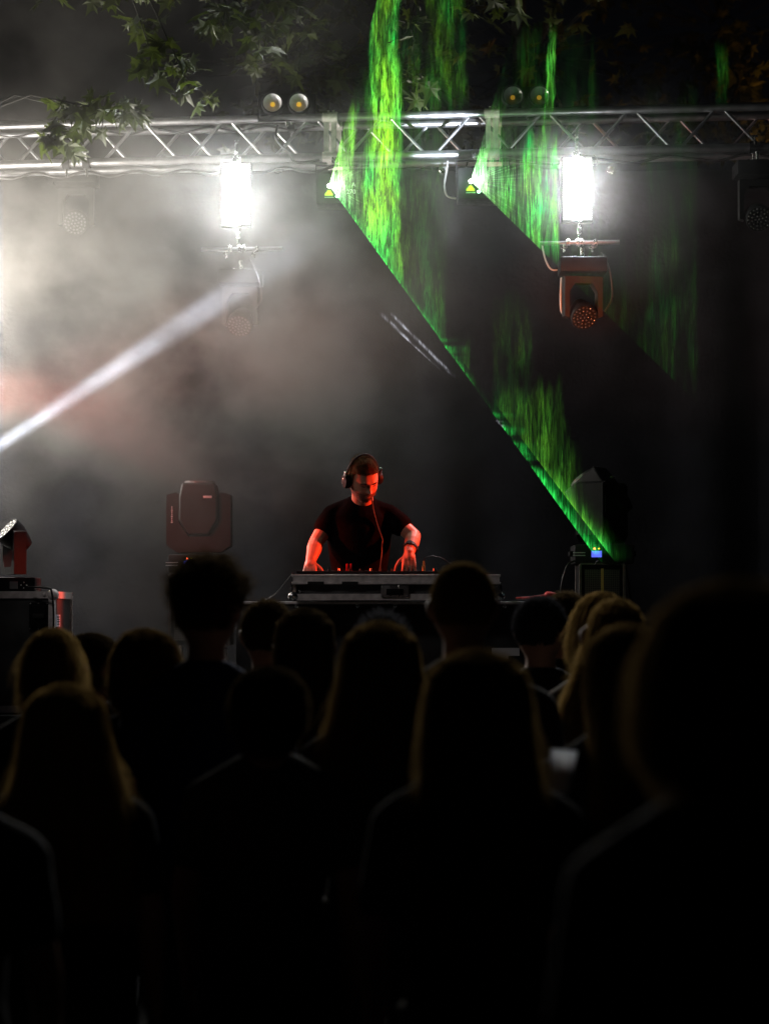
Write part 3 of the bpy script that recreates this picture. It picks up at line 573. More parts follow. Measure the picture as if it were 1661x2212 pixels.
# ------------------------------------------------------------------ stage smoke
def volume(name, lo, hi, label=None):
    o = MB().box([(lo[i] + hi[i]) / 2 for i in range(3)], [hi[i] - lo[i] for i in range(3)]).build(name, None, smooth=False)
    m = bpy.data.materials.new(name); m.use_nodes = True; nt = m.node_tree; nt.nodes.clear(); N = nt.nodes.new; L = nt.links.new
    out = N('ShaderNodeOutputMaterial'); vol = N('ShaderNodeVolumePrincipled'); L(vol.outputs[0], out.inputs['Volume'])
    vol.inputs['Color'].default_value = (.90, .875, .82, 1); vol.inputs['Anisotropy'].default_value = .4
    tc = N('ShaderNodeTexCoord'); sx = N('ShaderNodeSeparateXYZ'); L(tc.outputs['Object'], sx.inputs[0])
    def mathn(op, a, b=None, c=None):
        n = N('ShaderNodeMath'); n.operation = op
        for i, q in enumerate((a, b, c)):
            if q is None: continue
            if isinstance(q, (int, float)): n.inputs[i].default_value = q
            else: L(q, n.inputs[i])
        return n.outputs[0]
    def ramp(src, a, b, c, d, smooth=True):
        n = N('ShaderNodeMapRange'); n.interpolation_type = 'SMOOTHSTEP' if smooth else 'LINEAR'
        L(src, n.inputs[0]); n.inputs[1].default_value = a; n.inputs[2].default_value = b; n.inputs[3].default_value = c; n.inputs[4].default_value = d; return n.outputs[0]
    n1 = N('ShaderNodeTexNoise'); n1.inputs['Scale'].default_value = 1.25; n1.inputs['Detail'].default_value = 7; n1.inputs['Roughness'].default_value = .66; n1.inputs['Distortion'].default_value = .15
    mp = N('ShaderNodeMapping'); mp.inputs['Location'].default_value = (3.3, 1.1, 7.7); mp.inputs['Scale'].default_value = (1, .7, 1.15); L(tc.outputs['Object'], mp.inputs[0]); L(mp.outputs[0], n1.inputs['Vector'])
    wisp = ramp(n1.outputs[0], .37, .66, .20, 1.4)
    xw = mathn('ADD', sx.outputs[0], mathn('MULTIPLY', n1.outputs[0], 1.1))          # ragged right border
    dx = ramp(xw, -.05, 1.32, DENS, DENS * .035)
    dz = ramp(sx.outputs[2], 1.9, 3.5, .16, 1); dt = ramp(sx.outputs[2], 4.15, 4.75, 1, .2)
    dens = mathn('MULTIPLY', mathn('MULTIPLY', dx, wisp), mathn('MULTIPLY', dz, dt))
    for c, rad, amt in ((P(1247, 407, 12.6), .48, .04), (P(510, 415, 12.7), .35, .01), (P(-60, 720, 12.8), 1.2, .07)):  # denser puffs added for halos at the strobes and a brighter left edge
        v = N('ShaderNodeVectorMath'); v.operation = 'DISTANCE'; L(tc.outputs['Object'], v.inputs[0]); v.inputs[1].default_value = c - o.location
        dens = mathn('ADD', dens, ramp(v.outputs['Value'], .0, rad, amt, 0))
    L(dens, vol.inputs['Density'])
    o.data.materials.append(m); return kind(o, 'stuff')
DENS = .235
volume('smoke', (-4.0, 12.1, .86), (3.2, 13.7, 5.6))
# ------------------------------------------------------------------ stage lamps outside the frame and beams
lamp('SPOT', 'wash_lamp_off_left', P(-300, 640, 12.5), (1, .94, .84), 480, P(560, 380, 13.1), spot_size=R(86), spot_blend=.9, shadow_soft_size=.12)
lamp('POINT', 'wash_lamp_off_left', P(-290, 700, 13.45), (1, .94, .86), 480, shadow_soft_size=.12)
lamp('SPOT', 'white_beam', P(-150, 1060, 12.3), (.72, .80, 1), 40000, P(560, 590, 13.47), spot_size=R(4.4), spot_blend=.4, shadow_soft_size=.03)
lamp('SPOT', 'red_wash_left', P(-170, 900, 12.9), (1, .24, .15), 760, P(500, 740, 13.4), spot_size=R(34), spot_blend=1, shadow_soft_size=.1)
lamp('SPOT', 'truss_spot', Vector((.38, 11.7, 3.45)), (.82, .88, 1), 1100, P(958, 298, 13.1), spot_size=R(15.0), spot_blend=.9, shadow_soft_size=.03)
lamp('SPOT', 'red_key_right', Vector((3.3, 11.95, 3.2)), (1, .06, .018), 1700, P(800, 1120, 11.9), spot_size=R(12), spot_blend=.6, shadow_soft_size=.05)
lamp('SPOT', 'red_arm_left', Vector((-2.6, 11.75, 3.0)), (1, .06, .018), 750, P(690, 1178, 11.85), spot_size=R(9), spot_blend=.7, shadow_soft_size=.03)
lamp('SPOT', 'red_key_left', Vector((-3.4, 12.75, 3.5)), (1, .06, .018), 1200, P(740, 1110, 11.9), spot_size=R(11), spot_blend=.6, shadow_soft_size=.05)
lamp('SPOT', 'crowd_backlight', Vector((.4, 11.9, 5.4)), (1, .93, .80), 430, Vector((.1, 6.2, 1.2)), spot_size=R(75), spot_blend=.6, shadow_soft_size=.05)  # added unseen spot that brightens the hair and shoulder rims
lamp('SPOT', 'front_wash', Vector((-3.0, 9.6, 4.6)), (1, .92, .88), 60, Vector((-.3, 12.2, 1.9)), spot_size=R(50), spot_blend=.8, shadow_soft_size=.15)
lamp('SPOT', 'red_left_mover', Vector((-2.4, 11.0, 2.9)), (1, .12, .07), 130, P(431, 1130, 13.0), spot_size=R(14), spot_blend=.7, shadow_soft_size=.05)
lamp('SPOT', 'red_back', Vector((.9, 10.6, 2.9)), (1, .2, .07), 330, P(1262, 640, 12.8), spot_size=R(16), spot_blend=.6, shadow_soft_size=.05)
lamp('POINT', 'laser_glow', P(713, 400, 12.8), (.2, 1, .1), .7, shadow_soft_size=.01)
lamp('POINT', 'laser_glow', P(1019, 390, 12.78), (.15, 1, .1), .9, shadow_soft_size=.01)
lamp('POINT', 'street_lamp_beyond', Vector((4.6, 17.5, 4.4)), (1, .42, .06), 60, shadow_soft_size=.15)
# ------------------------------------------------------------------ trees
def leafmat(name, col, tr):
    m = bpy.data.materials.new(name); m.use_nodes = True; nt = m.node_tree; b = nt.nodes['Principled BSDF']; N = nt.nodes.new; L = nt.links.new
    oi = N('ShaderNodeNewGeometry'); mr = N('ShaderNodeMapRange'); L(oi.outputs['Random Per Island'], mr.inputs[0]); mr.inputs[3].default_value = .5; mr.inputs[4].default_value = 1.5
    sc_ = N('ShaderNodeVectorMath'); sc_.operation = 'SCALE'; sc_.inputs[0].default_value = col; L(mr.outputs[0], sc_.inputs['Scale'])
    L(sc_.outputs[0], b.inputs['Base Color']); b.inputs['Roughness'].default_value = .5
    t = N('ShaderNodeBsdfTranslucent'); t.inputs[0].default_value = (*tr, 1); mx = N('ShaderNodeMixShader'); mx.inputs[0].default_value = .4
    L(b.outputs[0], mx.inputs[1]); L(t.outputs[0], mx.inputs[2]); L(mx.outputs[0], nt.nodes['Material Output'].inputs[0]); return m
M['leaf'] = leafmat('plane_leaf', (.034, .047, .008), (.045, .064, .007)); M['leaf_far'] = leafmat('far_leaf', (.07, .09, .02), (.10, .10, .02))
lobes = [(0, -.05), (.10, -.02), (.42, -.20), (.32, .0), (.62, .12), (.36, .18), (.40, .32), (.56, .52), (.26, .44), (.14, .55), (.0, .95)]
LEAF = lobes + [(-x, y) for x, y in lobes[-2:0:-1]]
def leaf(mb, c, s, rot, rn):
    cu, cv = rn.uniform(-.9, .3), rn.uniform(-.6, .3); q = rot.to_matrix(); vs = [c + q @ Vector((0, .2 * s, .02 * s))]
    for x, y in LEAF: j = rn.uniform(.82, 1.15); vs.append(c + q @ Vector((x * s * j, y * s * j, cu * s * x * x + cv * s * (y - .3) ** 2 + .05 * s * rn.uniform(-1, 1))))
    n = len(LEAF); mb.add(vs, [(0, 1 + i, 1 + (i + 1) % n) for i in range(n)])
def tree(name, base, label, limbs, clusters, lm, seed, r0=.22):
    rn = random.Random(seed); r = empty(name, base, label, 'tree', None); B = Vector(base)
    tk = MB()
    for pts, ra, rb in limbs:
        k = len(pts); tk.tube([Vector(p) - B for p in pts], [ra + (rb - ra) * i / (k - 1) for i in range(k)], 10)
    cr = MB(); tw = MB()
    for (c, rad, n, s, anchor) in clusters:
        c = Vector(c)
        if anchor is not None:
            a = Vector(anchor); m_ = (a + c) / 2 + Vector((0, 0, .12)); tk.tube([a - B, m_ - B, c - B], [.010, .006, .004], 6)
        for i in range(n):
            d = Vector((rn.gauss(0, 1), rn.gauss(0, 1), rn.gauss(0, 1))); d = d.normalized() * (rn.random() ** .5)
            p = c + Vector((d.x * rad[0], d.y * rad[1], d.z * rad[2]))
            tw.tube([c + (p - c) * .3 - B, p - B], [.0035, .0018], 4)
            leaf(cr, p - B, s * rn.uniform(.6, 1.2), Euler((rn.uniform(-1.2, .8) - .5, rn.uniform(-.9, .9), rn.uniform(0, 6.3))), rn)
    tk.add(tw.v, tw.f); tk.build('trunk', M['bark'], r); cr.build('crown', lm, r, smooth=False, fixn=False); return r
S = .14
A0 = Vector((-5.0, 13.4, 0))
lim = [([A0, A0 + Vector((.1, 0, 2)), A0 + Vector((.3, -.1, 4.2)), A0 + Vector((.9, -.1, 5.6)), A0 + Vector((1.6, -.1, 7.2))], .26, .12),
       ([A0 + Vector((.4, -.1, 4.6)), A0 + Vector((1.4, -.3, 5.6)), A0 + Vector((2.6, -.5, 6.1)), A0 + Vector((4.2, -.6, 6.3)), A0 + Vector((5.6, -.5, 6.2))], .10, .02)]
ln1 = P(-90, 262, 12.7); lim.append(([A0 + Vector((.15, 0, 3.4)), A0 + Vector((.9, -.2, 4.2)), A0 + Vector((1.4, -.4, 4.7)), ln1], .05, .012)); ln2 = A0 + Vector((3.2, -.55, 6.0)); ln3 = A0 + Vector((3.4, -.55, 6.2)); ln4 = A0 + Vector((4.6, -.6, 6.28)); ln5 = A0 + Vector((5.6, -.5, 6.2))
cl = [(P(155, 235, 12.6), (.16, .2, .14), 16, S, ln1), (P(225, 235, 12.5), (.20, .2, .11), 18, S, ln1), (P(130, 290, 12.6), (.12, .15, .13), 12, S, None), (P(280, 228, 12.7), (.12, .1, .05), 6, S, None),
      (P(330, 120, 12.7), (.17, .2, .13), 16, S, ln2), (P(400, 165, 12.6), (.13, .15, .13), 11, S, ln2), (P(450, 215, 12.8), (.08, .1, .04), 5, S, None), (P(300, 60, 12.9), (.2, .2, .1), 10, S, None),
      (P(500, 30, 12.8), (.26, .2, .14), 22, S, ln3), (P(560, 70, 12.7), (.14, .15, .12), 12, S, ln3), (P(640, 40, 12.9), (.20, .2, .15), 18, S, ln4), (P(600, 130, 13.4), (.28, .2, .14), 16, S, None), (P(690, 120, 13.5), (.2, .2, .16), 10, S, None),
      (P(885, 50, 12.95), (.10, .12, .20), 9, S, ln5), (P(900, 170, 13.0), (.12, .12, .16), 9, S, None), (P(1060, 10, 13.0), (.26, .15, .09), 13, S, ln5), (P(1000, 110, 13.3), (.10, .1, .04), 3, S, None),
      (P(420, -60, 12.8), (.8, .5, .2), 60, S, None), (P(800, -90, 12.9), (.9, .5, .2), 60, S, None), (P(100, -60, 12.9), (.8, .5, .2), 40, S, None)]
tree('plane_tree', A0, 'plane tree with lobed leaves overhanging the left half of the truss', lim, cl, M['leaf'], 3)
B0 = Vector((1.0, 16.8, 0))
tree('broadleaf_tree', B0, 'dark tree behind the backdrop with yellow and orange leaves seen through the truss', [([B0, B0 + Vector((0, 0, 2.5)), B0 + Vector((.1, 0, 4.3)), B0 + Vector((.0, 0, 7))], .16, .05)],
     [(P(1022, 293, 16.2), (.18, .3, .05), 5, .15, B0 + Vector((.1, 0, 4.3))), (P(1000, 320, 16.2), (.2, .3, .1), 5, .15, None), (P(880, 150, 16.6), (1.0, .7, .8), 90, .15, B0 + Vector((0, 0, 6))), (P(640, 160, 17), (1.2, .8, .7), 90, .15, None), (P(1160, 120, 16.8), (.8, .7, .8), 60, .15, None)], M['leaf_far'], 5, .15)
C0 = Vector((4.1, 19.5, 0))
tree('street_tree', C0, 'orange lit tree beyond the stage at the upper right corner', [([C0, C0 + Vector((0, 0, 3)), C0 + Vector((-.1, 0, 5)), C0 + Vector((-.3, 0, 8))], .2, .06)],
     [(P(1490, 110, 18.6), (.22, .3, .12), 14, .16, C0 + Vector((-.1, 0, 5.4))), (P(1540, 160, 18.6), (.2, .3, .12), 12, .16, None), (P(1620, 140, 18.4), (.14, .3, .22), 20, .16, C0 + Vector((-.2, 0, 6.2))), (P(1590, 190, 18.4), (.12, .2, .14), 12, .16, None), (P(1640, 285, 18.4), (.2, .3, .18), 30, .16, C0 + Vector((0, 0, 5))), (P(1600, 320, 18.4), (.2, .2, .12), 16, .16, None),
      (P(1560, 60, 20), (1.3, .8, .9), 160, .16, None), (P(1500, 250, 20), (1.0, .6, .4), 80, .16, None)], M['leaf_far'], 8, .15)
# ------------------------------------------------------------------ people
def hairmat(name, col, gl=.6):
    m = bpy.data.materials.new(name); m.use_nodes = True; nt = m.node_tree; b = nt.nodes['Principled BSDF']; N = nt.nodes.new; L = nt.links.new
    g = N('ShaderNodeNewGeometry'); mr = N('ShaderNodeMapRange'); L(g.outputs['Random Per Island'], mr.inputs[0]); mr.inputs[3].default_value = .5; mr.inputs[4].default_value = 1.5
    s = N('ShaderNodeVectorMath'); s.operation = 'SCALE'; s.inputs[0].default_value = col; L(mr.outputs[0], s.inputs['Scale'])
    L(s.outputs[0], b.inputs['Base Color']); b.inputs['Roughness'].default_value = gl; b.inputs['Specular IOR Level'].default_value = 0
    t = N('ShaderNodeBsdfTranslucent'); L(s.outputs[0], t.inputs[0]); mx = N('ShaderNodeMixShader'); mx.inputs[0].default_value = .45
    L(b.outputs[0], mx.inputs[1]); L(t.outputs[0], mx.inputs[2]); L(mx.outputs[0], nt.nodes['Material Output'].inputs[0]); return m
HM = dict(dark=hairmat('dark_hair', (.06,.042,.022)), brown=hairmat('brown_hair', (.19,.125,.05)), blond=hairmat('blond_hair', (.30,.20,.075)), black=hairmat('black_hair', (.03,.03,.034), .6))
def shirtmat(n, c): return mat(n, c, .95, vary=.15, vscale=40, bump=(14,.5), spec=.05)
SM = dict(black=shirtmat('black_shirt', (.014,.013,.013)), navy=shirtmat('navy_shirt', (.012,.02,.06)), grey=shirtmat('grey_shirt', (.045,.045,.048)), white=shirtmat('pale_blouse', (.16,.15,.14)), brown=shirtmat('brown_shirt', (.03,.02,.015)))
def remeshed(mb, name, m, vox, smooth_it=6, parent=None, fac=.5, holes=None):
    tmp = bpy.data.objects.new('t', mb.mesh('t', None, smooth=False)); COL.objects.link(tmp)
    md = tmp.modifiers.new('r', 'REMESH'); md.mode = 'VOXEL'; md.voxel_size = vox
    s = tmp.modifiers.new('s', 'SMOOTH'); s.iterations = smooth_it; s.factor = fac
    dg = bpy.context.evaluated_depsgraph_get(); me = bpy.data.meshes.new_from_object(tmp.evaluated_get(dg)); me.name = name
    bpy.data.objects.remove(tmp); me.shade_smooth(); me.materials.clear(); me.materials.append(m)
    o = bpy.data.objects.new(name, me); COL.objects.link(o)
    if parent: o.parent = parent
    return o
def head_co(d, grow=0.0, face=1.0):
    """unit direction -> point of a head 0.235 m tall centred at the origin, face towards +Y"""
    q_ = (abs(d.x) ** 2.25 + abs(d.y) ** 2.25 + abs(d.z) ** 2.25) ** (-1 / 2.25)
    x, y, z = d.x * q_ * .077, d.y * q_ * .097, d.z * q_ * .117
    if z < 0:
        t = -z / .118
        x *= 1 - .26 * t ** 1.4
        if y < 0: y *= 1 - .30 * t
        else: y *= 1 + .04 * t
    if y > 0:
        y *= .93; g = lambda cx, cz, sx, sz: math.exp(-((abs(x) - cx) / sx) ** 2 - ((z - cz) / sz) ** 2)
        w = face * sm(0, .03, y)
        y += w * (.019 * g(0, -.020, .010, .012) + .011 * g(0, 0.0, .008, .020) + .007 * g(.009, -.024, .008, .008) - .012 * g(.031, .010, .015, .012) + .006 * g(.026, .028, .024, .008) + .006 * g(.02, .03, .03, .02)
                  + .0065 * g(0, -.050, .022, .0055) + .006 * g(0, -.062, .018, .006) - .004 * g(0, -.056, .024, .0028) - .004 * g(0, -.073, .02, .006) + .010 * g(0, -.092, .022, .014) + .005 * g(.048, -.012, .02, .02))
        y += w * .004 * g(.031, .008, .010, .007)
        if z < -.02: y += w * .006
    p = Vector((x, y, z)); return p + d * grow
def headmb(mx, grow=0, sub=5, keep=None, face=1.0):
    bm = bmesh.new(); bmesh.ops.create_icosphere(bm, subdivisions=sub, radius=1)
    for v in bm.verts:
        d = v.co.normalized(); gr = grow(d) if callable(grow) else grow
        v.co = head_co(d, gr, face)
    if keep: bmesh.ops.delete(bm, geom=[f for f in bm.faces if not keep(f.calc_center_median())], context='FACES')
    return MB().frombm(bm, mx)
def finger_chain(mb, base, dirs, lens, r):
    p = Vector(base)
    for i, (d, l) in enumerate(zip(dirs, lens)):
        q = p + Vector(d).normalized() * l; mb.cap(p, r * (1 - .1 * i), q, r * (.9 - .1 * i), 10); p = q
def hand(mb, wrist, fwd, side, up, curl=.3, s=1.0, spread=.12, thumb=1):
    """palm from the wrist along fwd; side points to the thumb; up is the back of the hand"""
    w = Vector(wrist); f = Vector(fwd).normalized(); sd = Vector(side).normalized(); u = Vector(up).normalized()
    sd = (sd - f * sd.dot(f)).normalized(); u = f.cross(sd) * (1 if f.cross(sd).dot(u) > 0 else -1)
    mb.cap(w - f * .01, .026 * s, w + f * .03 * s, .028 * s)
    for k in range(4): o = (1.5 - k) * .020 * s; mb.cap(w + f * .015 * s + sd * o * .6, .016 * s, w + f * .082 * s + sd * o, .0125 * s)
    for k, L in enumerate((.072, .080, .075, .060)):
        o = (1.5 - k) * .021 * s; b = w + f * .085 * s + sd * o; a0 = (1.5 - k) * spread
        ds = []; c = curl * (.8 + .12 * k)
        for j in range(3):
            th = c * (j + .6); ds.append((f * math.cos(th) - u * math.sin(th)) + sd * a0 * math.cos(th))
        finger_chain(mb, b, ds, (L * .45 * s, L * .32 * s, L * .25 * s), .0088 * s)
    b = w + f * .028 * s + sd * .028 * s
    finger_chain(mb, b, [f * .7 + sd * .8 - u * .25, f * .9 + sd * .45 - u * .4, f * 1 + sd * .2 - u * .45], (.04 * s, .032 * s, .026 * s), .0105 * s)
def prof(pr, t):
    for i in range(len(pr) - 1):
        if t <= pr[i + 1][0]:
            a, b = pr[i], pr[i + 1]; k = (t - a[0]) / (b[0] - a[0] + 1e-9); k = k * k * (3 - 2 * k); return [a[j] + (b[j] - a[j]) * k for j in range(1, len(a))]
    return list(pr[-1][1:])
# hair profiles: (distance below the crown, half width, half depth, offset back)
HP = {
 'long': [(0, .003, .003, 0), (.004, .028, .032, -.002), (.02, .062, .072, -.005), (.05, .088, .104, -.008), (.10, .098, .112, -.012), (.17, .098, .105, -.018), (.24, .094, .085, -.035), (.32, .108, .068, -.060), (.42, .122, .055, -.080), (.52, .105, .04, -.095), (.60, .06, .02, -.10)],
 'straight': [(0, .003, .003, 0), (.004, .028, .032, -.002), (.02, .060, .070, -.005), (.05, .084, .100, -.008), (.10, .090, .106, -.012), (.17, .090, .10, -.018), (.24, .088, .08, -.035), (.32, .090, .06, -.060), (.44, .088, .045, -.085), (.54, .07, .03, -.095)],
 'flare': [(0, .003, .003, 0), (.004, .028, .032, -.002), (.02, .062, .072, -.005), (.05, .090, .104, -.008), (.10, .100, .112, -.012), (.16, .104, .105, -.018), (.24, .118, .09, -.030), (.34, .145, .075, -.050), (.46, .165, .055, -.075), (.56, .15, .035, -.09)],
 'bob': [(0, .003, .003, 0), (.004, .028, .032, -.002), (.02, .063, .075, -.005), (.05, .088, .10, -.008), (.10, .104, .116, -.012), (.17, .106, .112, -.016), (.225, .094, .095, -.02), (.265, .06, .06, -.03)],
 'tied': [(0, .003, .003, 0), (.004, .028, .032, -.002), (.02, .060, .070, -.003), (.05, .084, .100, -.005), (.10, .087, .105, -.008), (.15, .084, .10, -.012), (.20, .055, .07, -.03), (.23, .03, .03, -.05)],
}
def long_hair(parent, top, style, m, seed, n=1500, mx=Matrix.Identity(4), fly=.012, wd=1.0):
    rn = random.Random(seed); pr = HP[style]; zt = pr[-1][0]; base = MB(); ri = []
    def nz(t, sd): return (.10 * mn.noise(Vector((seed * 3.7, sd * 5.1, t * 6))) + .07 * mn.noise(Vector((seed, sd * 9.1, t * 17)))) * sm(.03, .2, t) + .35 * mn.noise(Vector((seed * 1.9, sd * 7, .3))) * sm(.22, zt, t)
    for i in range(30):
        t = zt * (i / 29) ** 1.5; a, b, off = prof(pr, t); nl, nr_ = nz(t, -1), nz(t, 1); ri.append((Vector(((nr_ - nl) / 2 * a * wd, off, top - t)), max(a * wd * (1 + (nl + nr_) / 2) - .006, .001), max(b - .006, .001)))
    base.loft(ri, 30)
    st = MB()
    for k in range(n):
        ph = rn.uniform(-math.pi * 1.22, math.pi * .22)          # leaves a gap for the face towards +Y
        if rn.random() < .25: ph = rn.uniform(0, 6.283)
        t0 = rn.uniform(0, .06) if rn.random() < .55 else rn.uniform(0, zt * .75)
        ln = zt * rn.uniform(.35, 1.05); te = min(t0 + ln, zt * rn.uniform(.9, 1.06)); steps = 7; gr = rn.uniform(-.003, .004); f = abs(rn.gauss(0, 1)) * fly; w = rn.uniform(.0006, .0014)
        pts = []; wv = rn.uniform(0, 6)
        for j in range(steps + 1):
            t = t0 + (te - t0) * j / steps; a, b, off = prof(pr, min(t, zt)); u = j / steps
            g = gr + f * u ** 1.5 + .002 * math.sin(wv + u * 7)
            pp = ph + .05 * math.sin(wv + 4 * u)
            pts.append(Vector(((a * wd * (1 + nz(t, 1 if math.cos(pp) > 0 else -1)) + g) * math.cos(pp), (b + g) * math.sin(pp) + off, top - t)))
        strand(st, pts, w, rn)
    if mx != Matrix.Identity(4): base.xf(mx); st.xf(mx)
    o = base.build('hair', m, parent)
    nb = len(o.data.vertices); return merge_strands(o, st)
def merge_strands(o, st):
    v = [x.co.copy() for x in o.data.vertices] + st.v; k = len(o.data.vertices)
    f = [tuple(p.vertices) for p in o.data.polygons] + [tuple(i + k for i in q) for q in st.f]
    me = bpy.data.meshes.new('hair'); me.from_pydata([tuple(q) for q in v], [], f); me.update(); me.shade_smooth(); me.materials.append(o.data.materials[0]); o.data = me; return o
def strand(st, pts, w, rn):
    t = (pts[-1] - pts[0]); s = Vector((rn.gauss(0, 1), rn.gauss(0, .6), rn.gauss(0, .3))); s = (s - t * (s.dot(t) / max(t.length_squared, 1e-9))); s = s.normalized() if s.length > 1e-6 else Vector((1, 0, 0))
    vs = []; k = len(pts)
    for i, p in enumerate(pts): ww = w * (1 - .75 * i / (k - 1)); vs += [p - s * ww, p + s * ww]
    st.add(vs, [(2 * i, 2 * i + 1, 2 * i + 3, 2 * i + 2) for i in range(k - 1)])
def short_hair(parent, mx, style, m, seed):
    """mx places the head; cap grown from the skull plus free strands"""
    rn = random.Random(seed)
    thick = dict(short=.010, crop=.006, curly=.032, spiky=.012)[style]
    def ok(p): return p.z > (-.045 if p.y < .0 else .012 + .045 * sm(0, .07, p.y)) and not (abs(p.x) > .06 and p.z < .005 and p.y > -.045)
    def grow(d):
        e = sm(-.35, .25, d.z - .25 * max(d.y, 0))
        if style == 'curly': return thick * (.18 + 1.05 * sm(-.3, .9, d.z)) + .024 * mn.noise(d * 3.1 + Vector((seed, 0, 0))) * e + .010 * mn.noise(d * 8)
        return thick * (.3 + .7 * e) + .002 * mn.noise(d * 12)
    cap = headmb(mx, grow, 4, ok, 0); st = MB()
    N_ = dict(short=4200, crop=5000, curly=4200, spiky=2600)[style]
    for k in range(N_):
        d = Vector((rn.gauss(0, 1), rn.gauss(0, 1), rn.gauss(0, 1))).normalized(); p = head_co(d, grow(d) - .003, 0)
        if not ok(p): continue
        if style == 'curly':
            L = rn.uniform(.02, .065); a = rn.uniform(0, 6.28); ax = Vector((rn.gauss(0, 1), rn.gauss(0, 1), rn.gauss(0, 1))).normalized(); b = d.cross(ax).normalized()
            pts = [p + d * (L * .6 * j / 6) + (b * math.cos(a + j * 1.1) + d.cross(b) * math.sin(a + j * 1.1)) * .008 * min(1, j / 2) for j in range(7)]; w = .0011
        else:
            L = dict(short=rn.uniform(.006, .018), crop=rn.uniform(.004, .009), spiky=rn.uniform(.02, .04))[style]
            q = (d + Vector((rn.gauss(0, .3), rn.gauss(0, .3), (.5 if style == 'spiky' else -.25) + rn.gauss(0, .25)))).normalized()
            pts = [p, p + q * L * .5, p + (q + Vector((0, 0, -.2))).normalized() * L]; w = .0009
        strand(st, pts, w, rn)
    st.xf(mx); o = cap.build('hair', m, parent); merge_strands(o, st)
    sd = None
    return o
def person(px, py, scale, label, style, hair, shirt, seed, yaw=0, htilt=0, arms=None, skinny=1.0, hx=0, group='people in the audience', n_h=2600, wd=1.0, lean=0, fly=.012, sub=''):
    d = 4800 / scale; c = P(px, py, d); topz = c.z
    thick = dict(long=.012, straight=.01, flare=.012, bob=.014, tied=.008, short=.012, crop=.009, curly=.045, spiky=.035)[style]
    h = topz - thick; s = h / 1.74; k = skinny
    b = MB(); zs = lambda z: z * s
    hr = lean
    hc = Vector((hx, .015, h - .118))
    HM_ = Matrix.Translation(hc) @ Matrix.Rotation(yaw, 4, 'Z') @ Matrix.Rotation(htilt, 4, 'Y') @ Matrix.Diagonal((1.09, 1.04, 1.0, 1))
    hm = headmb(HM_, 0, 4); b.v += hm.v; b.f += hm.f
    for sx in (-1, 1): b.ell(HM_ @ Vector((sx * .080, -.006, -.004)), (.015, .020, .033), Euler((0, sx * .25, yaw)), 3)
    tor = [(.86, .150, .105), (.95, .160, .110), (1.05, .140, .098), (1.16, .148, .105), (1.28, .170, .115), (1.36, .165, .105), (1.41, .12, .085), (1.46, .07, .062)]
    if style in ('long', 'straight', 'flare', 'bob', 'tied'): tor = [(z, a * .9, q * .95) for z, a, q in tor]
    b.loft([(Vector((0, 0, zs(z))), a * k, q * k) for z, a, q in tor], 24)
    b.cap((0, -.005, zs(1.42)), .060, (hx * .8, .0, h - .20), .054, 16)
    sw = (.182 if style in ('short', 'crop', 'curly', 'spiky') else .160) * k
    sh = MB(); sh.loft([(Vector((0, 0, zs(z))), a * k + .012, q * k + .012) for z, a, q in tor[:-1]] + [(Vector((0, 0, zs(1.465))), .085, .075)], 24)
    if style in ('short', 'curly', 'crop'): sh.loft([(Vector((0, -.005, zs(1.43))), .078, .074), (Vector((0, -.012, zs(1.475))), .074, .070), (Vector((0, -.014, zs(1.50))), .070, .066)], 24)
    for sx in (-1, 1):
        nb = Vector((sx * .05, 0, zs(1.445))); S_ = Vector((sx * sw, 0, zs(1.365)))
        b.cap(nb, .045, S_, .048); sh.cap(nb, .055, S_, .062)
        if arms and sx in arms: E_, W_ = [Vector(q) for q in arms[sx]]
        else: E_, W_ = Vector((sx * (sw + .05), -.02, zs(1.12))), Vector((sx * (sw + .045), .09, zs(.88)))
        b.cap(S_, .045 * k, E_, .036 * k).cap(E_, .037 * k, W_, .026)
        f = (W_ - E_).normalized(); hand(b, W_, f, (-sx * .3, 1, .3) if not arms else (-sx, .2, .6), (sx, .2, 0), .35, .95)
        sh.cap(S_, .060 * k, S_.lerp(E_, .62), .052 * k)
        b.cap((sx * .09, 0, zs(.88)), .085 * k, (sx * .10, .01, zs(.48)), .056 * k).cap((sx * .10, .01, zs(.48)), .056, (sx * .105, -.01, zs(.09)), .038).cap((sx * .105, -.02, zs(.05)), .034, (sx * .115, .14, zs(.035)), .028)
    body = remeshed(b, 'person', M['skin_crowd'], .0115, 3)
    body.location = (c.x - hx, d, 0); tag(body, label, 'person', group)
    remeshed(sh, 'shirt', SM[shirt], .016, 4, body)
    tr = MB()
    tr.loft([(Vector((0, 0, zs(z))), a * k + .014, q * k + .014) for z, a, q in [(.84, .150, .105), (.90, .158, .108), (1.0, .150, .104)]], 20)
    for sx in (-1, 1): tr.cap((sx * .09, 0, zs(.87)), .094 * k, (sx * .10, .01, zs(.48)), .066 * k).cap((sx * .10, .01, zs(.48)), .066, (sx * .105, -.01, zs(.12)), .052)
    remeshed(tr, 'trousers', M['denim'], .02, 3, body)
    if style in HP:
        mxh = Matrix.Translation(hc) @ Matrix.Rotation(yaw, 4, 'Z') @ Matrix.Rotation(htilt, 4, 'Y') @ Matrix.Translation(-hc) @ Matrix.Translation((hx, .012, 0))
        long_hair(body, h + thick, style, HM[hair], seed, n_h, mxh, fly, wd)
    else: short_hair(body, HM_, style, HM[hair], seed)
    return body
person(1592, 1250, 1750, 'nearest person at the right edge, large blurred dark head and shoulders', 'bob', 'brown', 'black', 1, n_h=2600, wd=1.12)
person(1030, 1400, 1070, 'woman with long dark hair standing in front centre, flicked hair ends', 'long', 'brown', 'black', 2, yaw=R(8), wd=1.05, fly=.02)
person(822, 1340, 820, 'woman with long wavy hair left of centre below the mixer case', 'flare', 'brown', 'black', 3, fly=.016)
